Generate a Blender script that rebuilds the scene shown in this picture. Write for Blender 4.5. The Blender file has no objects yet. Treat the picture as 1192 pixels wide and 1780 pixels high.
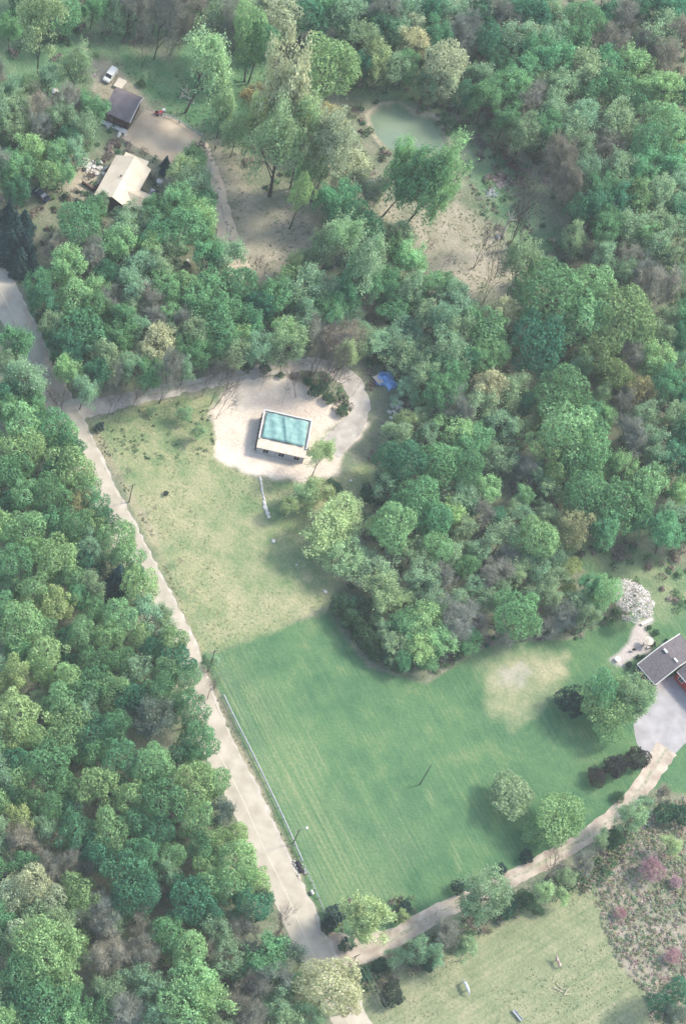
import bpy, math, random
import numpy as np
from mathutils import Vector, Matrix
rng = np.random.RandomState(7); random.seed(7)
sc = bpy.context.scene
COL = sc.collection
# ------------------------------------------------------------------ camera
F, CX, CY = 3700.0, 596.0, 890.0            # focal length and centre in photo pixels
DN = np.array([-846.0, -2110.0, -3700.0]); DN /= np.linalg.norm(DN)      # straight down, in camera axes
ZW = -DN
YW = np.array([0, 0, -1.0]); YW = YW - YW.dot(ZW) * ZW; YW /= np.linalg.norm(YW)
XW = np.cross(YW, ZW)
R3 = np.array([XW, YW, ZW])
CAMH = 385.0
cam_pos = np.array([0.0, 0.0, CAMH])
cd = bpy.data.cameras.new('camera'); cam = bpy.data.objects.new('camera', cd); COL.objects.link(cam)
M = Matrix([[*R3[0]], [*R3[1]], [*R3[2]]]).to_4x4(); M.translation = Vector(cam_pos)
cam.matrix_world = M
cd.sensor_fit = 'VERTICAL'; cd.sensor_height = 24.0; cd.lens = F / 1780 * 24.0
cd.clip_start = 1.0; cd.clip_end = 6000
sc.camera = cam

def P(px, py, z=0.0):
    """world point at height z seen at photo pixel px,py"""
    v = R3 @ np.array([px - CX, -(py - CY), -F])
    t = (z - CAMH) / v[2]
    return cam_pos + v * t
def proj(x, y, z=0.0):
    w = np.stack([x, y, np.zeros_like(x) + z - CAMH], -1)
    c = w @ R3
    return CX + c[..., 0] / -c[..., 2] * F, CY - c[..., 1] / -c[..., 2] * F
def ppm(px, py):
    p = P(px, py); return F / abs((R3.T @ (p - cam_pos))[2])
# ------------------------------------------------------------------ light
SUN_EL = 47.0
a0, a1 = P(596, 890), P(496, 912)
sh = (a1 - a0)[:2]; sh /= np.linalg.norm(sh)                # shadows fall this way on the ground
sd = Vector((sh[0] * math.cos(math.radians(SUN_EL)), sh[1] * math.cos(math.radians(SUN_EL)), -math.sin(math.radians(SUN_EL))))
sl = bpy.data.lights.new('sun', 'SUN'); sl.energy = 1.85; sl.angle = math.radians(10.0); sl.color = (1.0, 0.94, 0.82)
so = bpy.data.objects.new('sun', sl); COL.objects.link(so)
so.rotation_euler = sd.to_track_quat('-Z', 'Y').to_euler()
world = bpy.data.worlds.new('World'); sc.world = world; world.use_nodes = True
wn = world.node_tree.nodes; wl = world.node_tree.links
sky = wn.new('ShaderNodeTexSky'); sky.sky_type = 'NISHITA'; sky.sun_disc = False
sky.sun_elevation = math.radians(SUN_EL); sky.sun_rotation = math.atan2(-sh[0], -sh[1])
sky.air_density = 1.3; sky.dust_density = 2.0
bg = wn['Background']; bg.inputs[1].default_value = 0.15
wl.new(sky.outputs[0], bg.inputs[0])
sc.view_settings.view_transform = 'Standard'; sc.view_settings.look = 'None'
sc.view_settings.exposure = 1.45; sc.view_settings.gamma = 1.0
sc.cycles.max_bounces = 6; sc.cycles.volume_bounces = 1; sc.cycles.transparent_max_bounces = 4
sc.cycles.diffuse_bounces = 3
HAZE_D = 0.00009; HAZE_COL = (0.90, 0.95, 1.0, 1)
# ------------------------------------------------------------------ materials
def mat(name, col, rough=0.9, var=0.12, scale=1.5, col2=None, bump=0.0, bscale=8.0, spec=0.2, detail=4, coord='Object'):
    m = bpy.data.materials.new(name); m.use_nodes = True
    n, l = m.node_tree.nodes, m.node_tree.links
    b = n['Principled BSDF']; b.inputs['Roughness'].default_value = rough
    b.inputs['Specular IOR Level'].default_value = spec
    tc = n.new('ShaderNodeTexCoord'); nz = n.new('ShaderNodeTexNoise')
    nz.inputs['Scale'].default_value = scale; nz.inputs['Detail'].default_value = detail
    l.new(tc.outputs[coord], nz.inputs['Vector'])
    cr = n.new('ShaderNodeValToRGB'); l.new(nz.outputs['Fac'], cr.inputs[0])
    c2 = col2 or tuple(min(1, c * (1 + var)) for c in col)
    c1 = tuple(c * (1 - var) for c in col) if col2 is None else col
    cr.color_ramp.elements[0].position = 0.32; cr.color_ramp.elements[1].position = 0.68
    cr.color_ramp.elements[0].color = (*c1, 1); cr.color_ramp.elements[1].color = (*c2, 1)
    l.new(cr.outputs[0], b.inputs['Base Color'])
    if bump:
        n2 = n.new('ShaderNodeTexNoise'); n2.inputs['Scale'].default_value = bscale
        l.new(tc.outputs[coord], n2.inputs['Vector'])
        bp = n.new('ShaderNodeBump'); bp.inputs['Strength'].default_value = bump; bp.inputs['Distance'].default_value = 0.1
        l.new(n2.outputs['Fac'], bp.inputs['Height']); l.new(bp.outputs[0], b.inputs['Normal'])
    return m
def foliage_mat(name, source='object', var=0.32, trans=0.42):
    m = bpy.data.materials.new(name); m.use_nodes = True
    n, l = m.node_tree.nodes, m.node_tree.links; n.clear()
    out = n.new('ShaderNodeOutputMaterial')
    if source == 'object':
        src = n.new('ShaderNodeObjectInfo').outputs['Color']
    else:
        a = n.new('ShaderNodeAttribute'); a.attribute_name = 'tint'; src = a.outputs['Color']
    geo = n.new('ShaderNodeNewGeometry')
    mr = n.new('ShaderNodeMapRange'); mr.inputs['To Min'].default_value = 1 - var; mr.inputs['To Max'].default_value = 1 + var
    l.new(geo.outputs['Random Per Island'], mr.inputs['Value'])
    tc = n.new('ShaderNodeTexCoord'); nz = n.new('ShaderNodeTexNoise'); nz.inputs['Scale'].default_value = 0.35; nz.inputs['Detail'].default_value = 3
    mp = n.new('ShaderNodeMapping'); l.new(geo.outputs['Position'], mp.inputs[0]); l.new(mp.outputs[0], nz.inputs['Vector'])
    mr2 = n.new('ShaderNodeMapRange'); mr2.inputs['From Min'].default_value = .3; mr2.inputs['From Max'].default_value = .7
    mr2.inputs['To Min'].default_value = 0.78; mr2.inputs['To Max'].default_value = 1.28
    l.new(nz.outputs['Fac'], mr2.inputs['Value'])
    mu = n.new('ShaderNodeMath'); mu.operation = 'MULTIPLY'; l.new(mr.outputs[0], mu.inputs[0]); l.new(mr2.outputs[0], mu.inputs[1])
    vm = n.new('ShaderNodeVectorMath'); vm.operation = 'SCALE'; l.new(src, vm.inputs[0]); l.new(mu.outputs[0], vm.inputs['Scale'])
    d = n.new('ShaderNodeBsdfDiffuse'); t = n.new('ShaderNodeBsdfTranslucent'); mx = n.new('ShaderNodeMixShader')
    mx.inputs[0].default_value = trans
    l.new(vm.outputs[0], d.inputs[0]); l.new(vm.outputs[0], t.inputs[0])
    l.new(d.outputs[0], mx.inputs[1]); l.new(t.outputs[0], mx.inputs[2]); l.new(mx.outputs[0], out.inputs[0])
    return m
MAT = {}
MAT['leaf'] = foliage_mat('foliage')
MAT['twig'] = foliage_mat('fine_twigs', var=0.2, trans=0.0)
MAT['brush'] = foliage_mat('brush_foliage', source='attr')
MAT['bark'] = mat('bark', (0.085, 0.068, 0.055), var=.3, scale=3)
MAT['deadwood'] = mat('bleached_wood', (0.50, 0.45, 0.36), var=.2, scale=3)
# ------------------------------------------------------------------ helpers
def mesh_np(name, V, Fq, m=None, smooth=False):
    """V (n,3), Fq (k,4) or (k,3)"""
    V = np.asarray(V, np.float32); Fq = np.asarray(Fq, np.int32)
    me = bpy.data.meshes.new(name)
    k, w = Fq.shape
    me.vertices.add(len(V)); me.vertices.foreach_set('co', V.ravel())
    me.loops.add(k * w); me.loops.foreach_set('vertex_index', Fq.ravel())
    me.polygons.add(k); me.polygons.foreach_set('loop_start', np.arange(0, k * w, w, dtype=np.int32))
    me.polygons.foreach_set('loop_total', np.full(k, w, np.int32))
    if smooth: me.polygons.foreach_set('use_smooth', np.ones(k, bool))
    me.update(calc_edges=True)
    if m: me.materials.append(m)
    return me
def link(name, me, parent=None, loc=None):
    o = bpy.data.objects.new(name, me); COL.objects.link(o)
    if parent is not None: o.parent = parent
    if loc is not None: o.location = loc
    return o
def tag(o, label=None, cat=None, group=None, kind=None):
    if label: o['label'] = label
    if cat: o['category'] = cat
    if group: o['group'] = group
    if kind: o['kind'] = kind
    return o
def thing(name, label, cat, loc=(0, 0, 0), rz=0.0, group=None):
    o = bpy.data.objects.new(name, None); COL.objects.link(o)
    o.location = loc; o.rotation_euler = (0, 0, rz); o.empty_display_size = 0.5
    return tag(o, label, cat, group)
class MB:
    """collects shapes into one mesh"""
    def __init__(s): s.v = []; s.f = []
    def add(s, V, Fs):
        b = len(s.v); s.v += [tuple(map(float, p)) for p in V]; s.f += [tuple(b + i for i in f) for f in Fs]; return s
    def box(s, c, d, rz=0.0, ry=0.0, taper=1.0):
        V = []
        for z in (-1, 1):
            k = taper if z > 0 else 1
            for x, y in ((-1, -1), (1, -1), (1, 1), (-1, 1)):
                V.append([x * d[0] / 2 * k, y * d[1] / 2 * k, z * d[2] / 2])
        V = np.array(V)
        if ry: V = V @ np.array([[math.cos(ry), 0, -math.sin(ry)], [0, 1, 0], [math.sin(ry), 0, math.cos(ry)]])
        if rz: V = V @ np.array([[math.cos(rz), math.sin(rz), 0], [-math.sin(rz), math.cos(rz), 0], [0, 0, 1]])
        return s.add(V + np.array(c), [(3, 2, 1, 0), (4, 5, 6, 7), (0, 1, 5, 4), (1, 2, 6, 5), (2, 3, 7, 6), (3, 0, 4, 7)])
    def tube(s, pts, rad, n=6, cap=True):
        pts = [np.array(p, float) for p in pts]
        if not hasattr(rad, '__len__'): rad = [rad] * len(pts)
        rings = []; base = len(s.v); V = []
        for i, p in enumerate(pts):
            d = pts[min(i + 1, len(pts) - 1)] - pts[max(i - 1, 0)]; d /= (np.linalg.norm(d) + 1e-9)
            u = np.cross(d, [0, 0, 1]) if abs(d[2]) < .95 else np.cross(d, [1, 0, 0]); u /= np.linalg.norm(u); w = np.cross(d, u)
            for k in range(n):
                a = 2 * math.pi * k / n; V.append(p + rad[i] * (math.cos(a) * u + math.sin(a) * w))
        Fs = [(i * n + k, i * n + (k + 1) % n, (i + 1) * n + (k + 1) % n, (i + 1) * n + k) for i in range(len(pts) - 1) for k in range(n)]
        if cap: Fs += [tuple(range(n))[::-1], tuple((len(pts) - 1) * n + k for k in range(n))]
        return s.add(V, Fs)
    def ball(s, c, r, nu=10, nv=6, jit=0.0, seed=0):
        rr = random.Random(seed); V = []; r = np.array(r if hasattr(r, '__len__') else (r, r, r), float)
        V.append([0, 0, -1])
        for j in range(1, nv):
            t = math.pi * j / nv - math.pi / 2
            for i in range(nu):
                a = 2 * math.pi * i / nu; k = 1 + rr.uniform(-jit, jit)
                V.append([math.cos(t) * math.cos(a) * k, math.cos(t) * math.sin(a) * k, math.sin(t) * k])
        V.append([0, 0, 1]); L = len(V) - 1; Fs = []
        for i in range(nu): Fs.append((0, 1 + (i + 1) % nu, 1 + i))
        for j in range(nv - 2):
            for i in range(nu):
                a = 1 + j * nu; Fs.append((a + i, a + (i + 1) % nu, a + nu + (i + 1) % nu, a + nu + i))
        a = 1 + (nv - 2) * nu
        for i in range(nu): Fs.append((a + i, a + (i + 1) % nu, L))
        return s.add(np.array(V) * r + np.array(c), Fs)
    def poly(s, V): return s.add(V, [tuple(range(len(V)))])
    def prism(s, V, h):
        n = len(V); V = [np.array(p, float) for p in V]; W = [p + np.array([0, 0, h]) for p in V]
        return s.add(V + W, [tuple(range(n))[::-1], tuple(range(n, 2 * n))] + [(i, (i + 1) % n, n + (i + 1) % n, n + i) for i in range(n)])
    def slab(s, quad, th):
        """quad of 4 points, thickness straight down"""
        q = [np.array(p, float) for p in quad]; d = np.array([0, 0, -th]); W = [p + d for p in q]
        return s.add(q + W, [(0, 1, 2, 3), (7, 6, 5, 4)] + [(i, i + 4, (i + 1) % 4 + 4, (i + 1) % 4) for i in range(4)])
    def build(s, name, m, parent=None, smooth=False, loc=None):
        me = bpy.data.meshes.new(name); me.from_pydata(s.v, [], s.f)
        if smooth: me.polygons.foreach_set('use_smooth', np.ones(len(me.polygons), bool))
        me.update()
        if m: me.materials.append(m)
        return link(name, me, parent, loc)
def vnoise(x, y, sc_, seed=0):
    """cheap smooth value noise, -1..1"""
    r = np.random.RandomState(seed); T = r.rand(64, 64) * 2 - 1
    u, v = x / sc_, y / sc_; i = np.floor(u).astype(int); j = np.floor(v).astype(int)
    fu = u - i; fv = v - j; fu = fu * fu * (3 - 2 * fu); fv = fv * fv * (3 - 2 * fv)
    g = lambda a, b: T[a % 64, b % 64]
    return (g(i, j) * (1 - fu) + g(i + 1, j) * fu) * (1 - fv) + (g(i, j + 1) * (1 - fu) + g(i + 1, j + 1) * fu) * fv
def sdist(px, py, poly):
    """signed distance in pixels to a polygon, positive inside"""
    poly = np.array(poly, float); n = len(poly); d = np.full(px.shape, 1e9); ins = np.zeros(px.shape, bool)
    for i in range(n):
        a, b = poly[i], poly[(i + 1) % n]; ex, ey = b - a
        t = np.clip(((px - a[0]) * ex + (py - a[1]) * ey) / (ex * ex + ey * ey + 1e-9), 0, 1)
        d = np.minimum(d, np.hypot(px - a[0] - t * ex, py - a[1] - t * ey))
        c = ((a[1] > py) != (b[1] > py)) & (px < (b[0] - a[0]) * (py - a[1]) / (b[1] - a[1] + 1e-12) + a[0]); ins ^= c
    return np.where(ins, d, -d)
# ------------------------------------------------------------------ ground zones (outlines in photo pixels, laid on the ground plane)
def zm(ox, oy, s, pts): return [(ox + x / s, oy + y / s) for x, y in pts]
Z_FIELD = [(158, 745), (250, 700), (362, 685), (380, 740), (378, 800), (440, 832), (520, 838), (590, 828), (640, 800), (655, 860), (620, 930), (612, 990), (585, 1030), (571, 1060), (470, 1095), (392, 1128), (350, 1140), (322, 1090), (300, 1040), (268, 960), (235, 890), (200, 820)]
Z_LAWN = [(350, 1138), (392, 1130), (470, 1097), (571, 1062), (600, 1110), (640, 1160), (740, 1190), (850, 1120), (1000, 1110), (1080, 1060), (1040, 1020), (990, 960), (1000, 935), (1090, 940), (1150, 970), (1300, 1050), (1300, 1400), (1130, 1370), (1060, 1440), (960, 1500), (880, 1545), (770, 1590), (690, 1640), (615, 1665), (560, 1640), (480, 1440), (400, 1240)]
Z_YARD2 = [(990, 950), (1000, 935), (1120, 938), (1160, 985), (1250, 1040), (1250, 1075), (1180, 1060), (1120, 1075), (1080, 1060), (1060, 1010)]
Z_SAND = [(385, 690), (400, 665), (470, 655), (520, 660), (560, 690), (598, 712), (602, 735), (560, 752), (600, 745), (640, 735), (625, 760), (595, 785), (590, 828), (545, 838), (470, 832), (430, 822), (376, 795), (378, 760), (368, 715)]
Z_DIRT1 = [(352, 238), (400, 240), (420, 290), (470, 340), (520, 360), (560, 400), (560, 470), (500, 520), (430, 500), (412, 475), (385, 370), (360, 280)]
Z_DIRT2 = [(640, 330), (740, 345), (780, 260), (805, 300), (800, 340), (860, 400), (900, 470), (880, 520), (780, 500), (700, 450), (640, 380)]
Z_BARNYARD = [(150, 105), (190, 105), (240, 160), (262, 190), (300, 205), (350, 240), (330, 262), (290, 284), (250, 262), (212, 240), (240, 200), (180, 190), (160, 160)]
Z_MEADOW = [(110, 60), (200, 80), (290, 95), (330, 40), (440, 100), (480, 130), (520, 150), (520, 240), (400, 260), (350, 236), (290, 200), (262, 165), (215, 120), (160, 90)]
Z_MEADOW2 = [(600, 150), (650, 130), (770, 190), (860, 240), (920, 300), (960, 400), (1000, 440), (900, 470), (840, 380), (800, 300), (760, 190), (640, 165)]
Z_PASTURE = [(600, 1720), (660, 1700), (740, 1670), (850, 1600), (960, 1550), (1030, 1540), (1050, 1600), (1075, 1680), (1120, 1720), (1150, 1850), (640, 1850)]
Z_SCRUB = [(1040, 1500), (1080, 1440), (1150, 1400), (1330, 1330), (1330, 1900), (1150, 1850), (1115, 1720), (1072, 1670), (1045, 1600), (1030, 1545)]
Z_PATCH = [(838, 1150), (880, 1135), (985, 1132), (985, 1180), (940, 1200), (925, 1240), (895, 1262), (855, 1230)]
Z_PATCH2 = [(872, 1160), (905, 1160), (912, 1182), (895, 1200), (876, 1185)]
Z_CREAMYARD = [(120, 290), (140, 275), (175, 290), (175, 330), (165, 350), (120, 340), (105, 320)]
Z_PATIO = [(1058, 1147), (1092, 1118), (1105, 1080), (1132, 1070), (1138, 1080), (1118, 1092), (1133, 1115), (1128, 1133), (1108, 1141), (1088, 1151), (1086, 1164), (1068, 1157)]
Z_DIRTWOOD = [(0, 1450), (60, 1455), (110, 1480), (100, 1530), (40, 1540), (0, 1520)]
Z_GLADE = [(225, 1600), (270, 1560), (285, 1590), (250, 1640)]
Z_VERGE = [(350, 1135), (372, 1200), (392, 1240), (452, 1360), (500, 1460), (520, 1500), (535, 1560), (575, 1640), (560, 1650), (530, 1580), (470, 1440), (420, 1330), (380, 1235), (340, 1130), (300, 1030), (262, 930), (215, 850), (160, 770), (160, 740), (172, 745), (200, 800), (240, 870), (290, 980), (320, 1060)]
Z_POND = zm(350, 0, 2.536, [(735, 510), (790, 470), (860, 465), (930, 500), (1020, 520), (1050, 570), (1080, 620), (1085, 660), (1010, 690), (900, 690), (820, 660), (760, 590)])
Z_MIDSOIL = [(560, 880), (660, 900), (720, 1000), (800, 1080), (900, 1100), (830, 1140), (700, 1090), (600, 1010), (560, 960)]
STEP = 0.5
# a rectangle of ground covering the view, in world axes
_c = [P(x, y) for x, y in ((-80, -60), (1270, -60), (1270, 1860), (-80, 1860))]
x0, x1 = min(c[0] for c in _c) - 4, max(c[0] for c in _c) + 4; y0, y1 = min(c[1] for c in _c) - 4, max(c[1] for c in _c) + 4
gx = np.arange(x0, x1, STEP); gy = np.arange(y0, y1, STEP)
GX, GY = np.meshgrid(gx, gy); ny, nx = GX.shape
PX, PY = proj(GX, GY)
NZ1 = vnoise(GX, GY, 6.0, 1) * 5 + vnoise(GX, GY, 2.2, 2) * 4 + vnoise(GX, GY, 1.1, 3) * 2
def zmask(poly, soft=5.0, rag=1.0):
    return np.clip((sdist(PX, PY, poly) + NZ1 * rag) / soft * .5 + .5, 0, 1)
z_pond = zmask(Z_POND, 6, .3)
masks = dict(
    field=zmask(Z_FIELD, 6, .9), lawn=zmask(Z_LAWN, 2, .12), sand=zmask(Z_SAND, 4, .9),
    soil=np.maximum.reduce([zmask(Z_DIRT1, 16, 3.0) * .85, zmask(Z_DIRT2, 22, 4.0) * .9, zmask(Z_BARNYARD, 5, 1), zmask(Z_CREAMYARD, 6, 1), zmask(Z_MIDSOIL, 30, 3) * .35, zmask(Z_GLADE, 10, 2) * .7]),
    scrub=np.maximum(zmask(Z_SCRUB, 12, 2), zmask(Z_DIRTWOOD, 14, 2)), meadow=np.maximum.reduce([zmask(Z_MEADOW, 14, 2.5), zmask(Z_MEADOW2, 20, 3) * .75, zmask([(-40, 70), (170, 60), (175, 110), (150, 180), (190, 240), (120, 270), (-40, 280)], 20, 3) * .8, zmask([(-40, -40), (600, -40), (480, 60), (-40, 90)], 30, 4) * .6, zmask([(160, 735), (370, 690), (380, 790), (215, 810)], 8, 2) * .75, zmask([(440, 845), (560, 850), (540, 930), (470, 930)], 18, 3) * .6, zmask([(600, 800), (690, 840), (680, 900), (620, 900)], 14, 3) * .7]),
    pasture=zmask(Z_PASTURE, 6, 1.2), patch=np.maximum(zmask(Z_PATCH, 14, 2.2) * .95, zmask(Z_YARD2, 25, 3) * .45))
Z_DRY = [(350, 1140), (400, 1130), (470, 1200), (560, 1330), (640, 1480), (700, 1560), (640, 1600), (570, 1560), (500, 1440), (400, 1220)]
masks['dry'] = np.maximum.reduce([zmask(Z_DRY, 34, 4), zmask([(640, 1400), (740, 1440), (700, 1500), (620, 1500)], 40, 4) * .7, zmask([(738, 1372), (748, 1370), (760, 1400), (750, 1405)], 4, .5), zmask([(785, 1465), (792, 1462), (803, 1512), (797, 1518)], 4, .5)])
masks['verge'] = zmask(Z_VERGE, 4, .8) * .8
masks['pale'] = np.maximum.reduce([zmask(Z_PATCH2, 8, 3.5) * .42, zmask(Z_PATIO, 3, .5)])
# rim of bare soil round the pond, broader on the far side
dp = sdist(PX, PY, Z_POND)
masks['soil'] = np.maximum(masks['soil'], np.clip(1 - np.abs(dp + 4 + NZ1 * .4) / 6, 0, 1) * np.where(PY < 240, .95, .5))
GZ = -1.1 * np.clip((dp - 1) / 12, 0, 1) + 0.35 * np.clip(1 - np.abs(dp + 6) / 5, 0, 1)
# outer skirt far beyond the view
V = np.stack([GX, GY, GZ], -1).reshape(-1, 3)
idx = np.arange(ny * nx).reshape(ny, nx)
Q = np.stack([idx[:-1, :-1], idx[:-1, 1:], idx[1:, 1:], idx[1:, :-1]], -1).reshape(-1, 4)
b = len(V); X0, X1, Y0, Y1 = gx[0], gx[-1], gy[0], gy[-1]; S = 2500
V = np.vstack([V, [(X0 - S, Y0 - S, 0), (X1 + S, Y0 - S, 0), (X1 + S, Y1 + S, 0), (X0 - S, Y1 + S, 0)]])
ca, cb_, cc, cd_ = idx[0, 0], idx[0, -1], idx[-1, -1], idx[-1, 0]
Q = np.vstack([Q, [(b, b + 1, cb_, ca), (b + 1, b + 2, cc, cb_), (b + 2, b + 3, cd_, cc), (b + 3, b, ca, cd_)]])
gme = mesh_np('ground', V, Q, smooth=True)
names = ['field', 'lawn', 'sand', 'soil', 'scrub', 'meadow', 'pasture', 'patch', 'verge', 'pale', 'dry']
for k in names:
    at = gme.attributes.new('m_' + k, 'FLOAT', 'POINT')
    at.data.foreach_set('value', np.concatenate([masks[k].ravel(), np.zeros(4)]).astype(np.float32))
def ground_mat():
    m = bpy.data.materials.new('ground'); m.use_nodes = True
    n, l = m.node_tree.nodes, m.node_tree.links
    bs = n['Principled BSDF']; bs.inputs['Roughness'].default_value = 1; bs.inputs['Specular IOR Level'].default_value = 0.05
    geo = n.new('ShaderNodeNewGeometry')
    def noise(scale, detail=5, rough=.6, stretch=None, rot=0, dist=0):
        mp = n.new('ShaderNodeMapping'); l.new(geo.outputs['Position'], mp.inputs[0])
        mp.vector_type = 'TEXTURE'
        mp.inputs['Rotation'].default_value = (0, 0, rot)
        if stretch: mp.inputs['Scale'].default_value = stretch
        z = n.new('ShaderNodeTexNoise'); z.inputs['Scale'].default_value = scale; z.inputs['Detail'].default_value = detail; z.inputs['Roughness'].default_value = rough
        z.inputs['Distortion'].default_value = dist
        l.new(mp.outputs[0], z.inputs['Vector']); return z.outputs['Fac']
    def ramp(fac, stops):
        r = n.new('ShaderNodeValToRGB'); l.new(fac, r.inputs[0])
        while len(r.color_ramp.elements) < len(stops): r.color_ramp.elements.new(.5)
        for e, (p, c) in zip(r.color_ramp.elements, stops): e.position = p; e.color = (*c, 1)
        return r.outputs[0]
    def mix(f, a, b_):
        x = n.new('ShaderNodeMix'); x.data_type = 'RGBA'
        if isinstance(f, float): x.inputs[0].default_value = f
        else: l.new(f, x.inputs[0])
        l.new(a, x.inputs[6]); l.new(b_, x.inputs[7]); return x.outputs[2]
    def math_(op, a, b_=None):
        x = n.new('ShaderNodeMath'); x.operation = op; x.use_clamp = True
        for i, v in enumerate((a, b_)):
            if v is None: continue
            if isinstance(v, (int, float)): x.inputs[i].default_value = v
            else: l.new(v, x.inputs[i])
        return x.outputs[0]
    fine = noise(1.6, 6, .7); mid = noise(.22, 5, .65); big = noise(.045, 4, .6)
    rd = math.atan2(*(P(520, 1520) - P(389, 1263))[[1, 0]])        # along the road
    row = noise(1.0, 3, .6, (30, .55, 1), rd)
    row2 = noise(1.0, 3, .6, (22, 1.1, 1), math.atan2(*(P(960, 1560) - P(760, 1680))[[1, 0]]))
    sw = math_('ADD', math_('MULTIPLY', mid, .55), math_('MULTIPLY', fine, .45))
    base = ramp(sw, [(.38, (.10, .14, .075)), (.5, (.165, .18, .115)), (.62, (.25, .235, .17))])
    lawnf = math_('ADD', math_('MULTIPLY', math_('ADD', math_('MULTIPLY', big, .5), math_('MULTIPLY', mid, .5)), .6), math_('ADD', math_('MULTIPLY', row, .22), math_('MULTIPLY', fine, .18)))
    lawn = ramp(lawnf, [(.37, (.046, .112, .058)), (.46, (.070, .145, .068)), (.53, (.095, .175, .078)), (.63, (.18, .22, .105))])
    ctr = P(905, 1250); dv = n.new('ShaderNodeVectorMath'); dv.operation = 'DISTANCE'; l.new(geo.outputs['Position'], dv.inputs[0]); dv.inputs[1].default_value = (ctr[0], ctr[1], 0)
    sn = n.new('ShaderNodeMath'); sn.operation = 'SINE'; k1 = n.new('ShaderNodeMath'); k1.operation = 'MULTIPLY'; k1.inputs[1].default_value = 3.3; l.new(dv.outputs['Value'], k1.inputs[0]); l.new(k1.outputs[0], sn.inputs[0])
    arc = math_('MULTIPLY', math_('GREATER_THAN', sn.outputs[0], .35), .30)
    far = n.new('ShaderNodeMapRange'); l.new(dv.outputs['Value'], far.inputs[0]); far.inputs[1].default_value = 13; far.inputs[2].default_value = 8; arc = math_('MULTIPLY', arc, far.outputs[0])
    lawn = mix(arc, lawn, ramp(fine, [(.3, (.05, .115, .06)), (.7, (.07, .14, .07))]))
    dryf = math_('ADD', math_('MULTIPLY', row, .55), math_('MULTIPLY', fine, .45)); dry = ramp(dryf, [(.38, (.10, .185, .085)), (.5, (.19, .25, .12)), (.60, (.33, .32, .18))])
    ad = n.new('ShaderNodeAttribute'); ad.attribute_name = 'm_dry'; lawn = mix(math_('MULTIPLY', ad.outputs['Fac'], .42), lawn, dry)
    ff = math_('ADD', math_('MULTIPLY', mid, .35), math_('ADD', math_('MULTIPLY', big, .35), math_('MULTIPLY', fine, .3)))
    field = ramp(ff, [(.38, (.10, .165, .075)), (.45, (.16, .215, .10)), (.52, (.255, .265, .14)), (.62, (.37, .335, .20))])
    meadow = ramp(ff, [(.38, (.055, .135, .065)), (.48, (.09, .19, .088)), (.58, (.17, .245, .125))])
    pf = math_('ADD', math_('MULTIPLY', row2, .3), math_('ADD', math_('MULTIPLY', mid, .35), math_('MULTIPLY', fine, .35)))
    past = ramp(pf, [(.38, (.125, .165, .085)), (.5, (.205, .225, .125)), (.60, (.29, .275, .17))])
    scrub = ramp(ff, [(.40, (.12, .155, .085)), (.48, (.20, .20, .135)), (.58, (.32, .27, .22))])
    soil = ramp(ff, [(.36, (.17, .165, .105)), (.46, (.27, .245, .17)), (.54, (.35, .305, .225)), (.64, (.45, .39, .29))])
    sand = ramp(ff, [(.38, (.46, .37, .29)), (.5, (.58, .485, .385)), (.60, (.68, .59, .48))])
    patch = ramp(ff, [(.39, (.15, .20, .10)), (.49, (.26, .265, .15)), (.58, (.38, .34, .215))])
    verge = ramp(ff, [(.36, (.17, .16, .10)), (.5, (.29, .255, .17)), (.66, (.36, .31, .215))])
    pale = ramp(ff, [(.33, (.34, .30, .27)), (.66, (.52, .46, .42))])
    c = base
    for k, col in (('meadow', meadow), ('scrub', scrub), ('pasture', past), ('lawn', lawn), ('field', field), ('patch', patch), ('soil', soil), ('verge', verge), ('sand', sand), ('pale', pale)):
        a = n.new('ShaderNodeAttribute'); a.attribute_name = 'm_' + k
        c = mix(a.outputs['Fac'], c, col)
    l.new(c, bs.inputs['Base Color'])
    bp = n.new('ShaderNodeBump'); bp.inputs['Strength'].default_value = .9; bp.inputs['Distance'].default_value = .35
    l.new(fine, bp.inputs['Height']); l.new(bp.outputs[0], bs.inputs['Normal'])
    return m
gme.materials.append(ground_mat())
ground = tag(link('ground', gme), kind='structure')
# water of the pond
pm = mat('pond_water', (.115, .165, .105), rough=.2, col2=(.17, .215, .14), scale=.15, spec=.5)
wp = [P(x, y, -.28) for x, y in Z_POND]
tag(MB().poly(wp).build('pond', pm), kind='structure')
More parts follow.
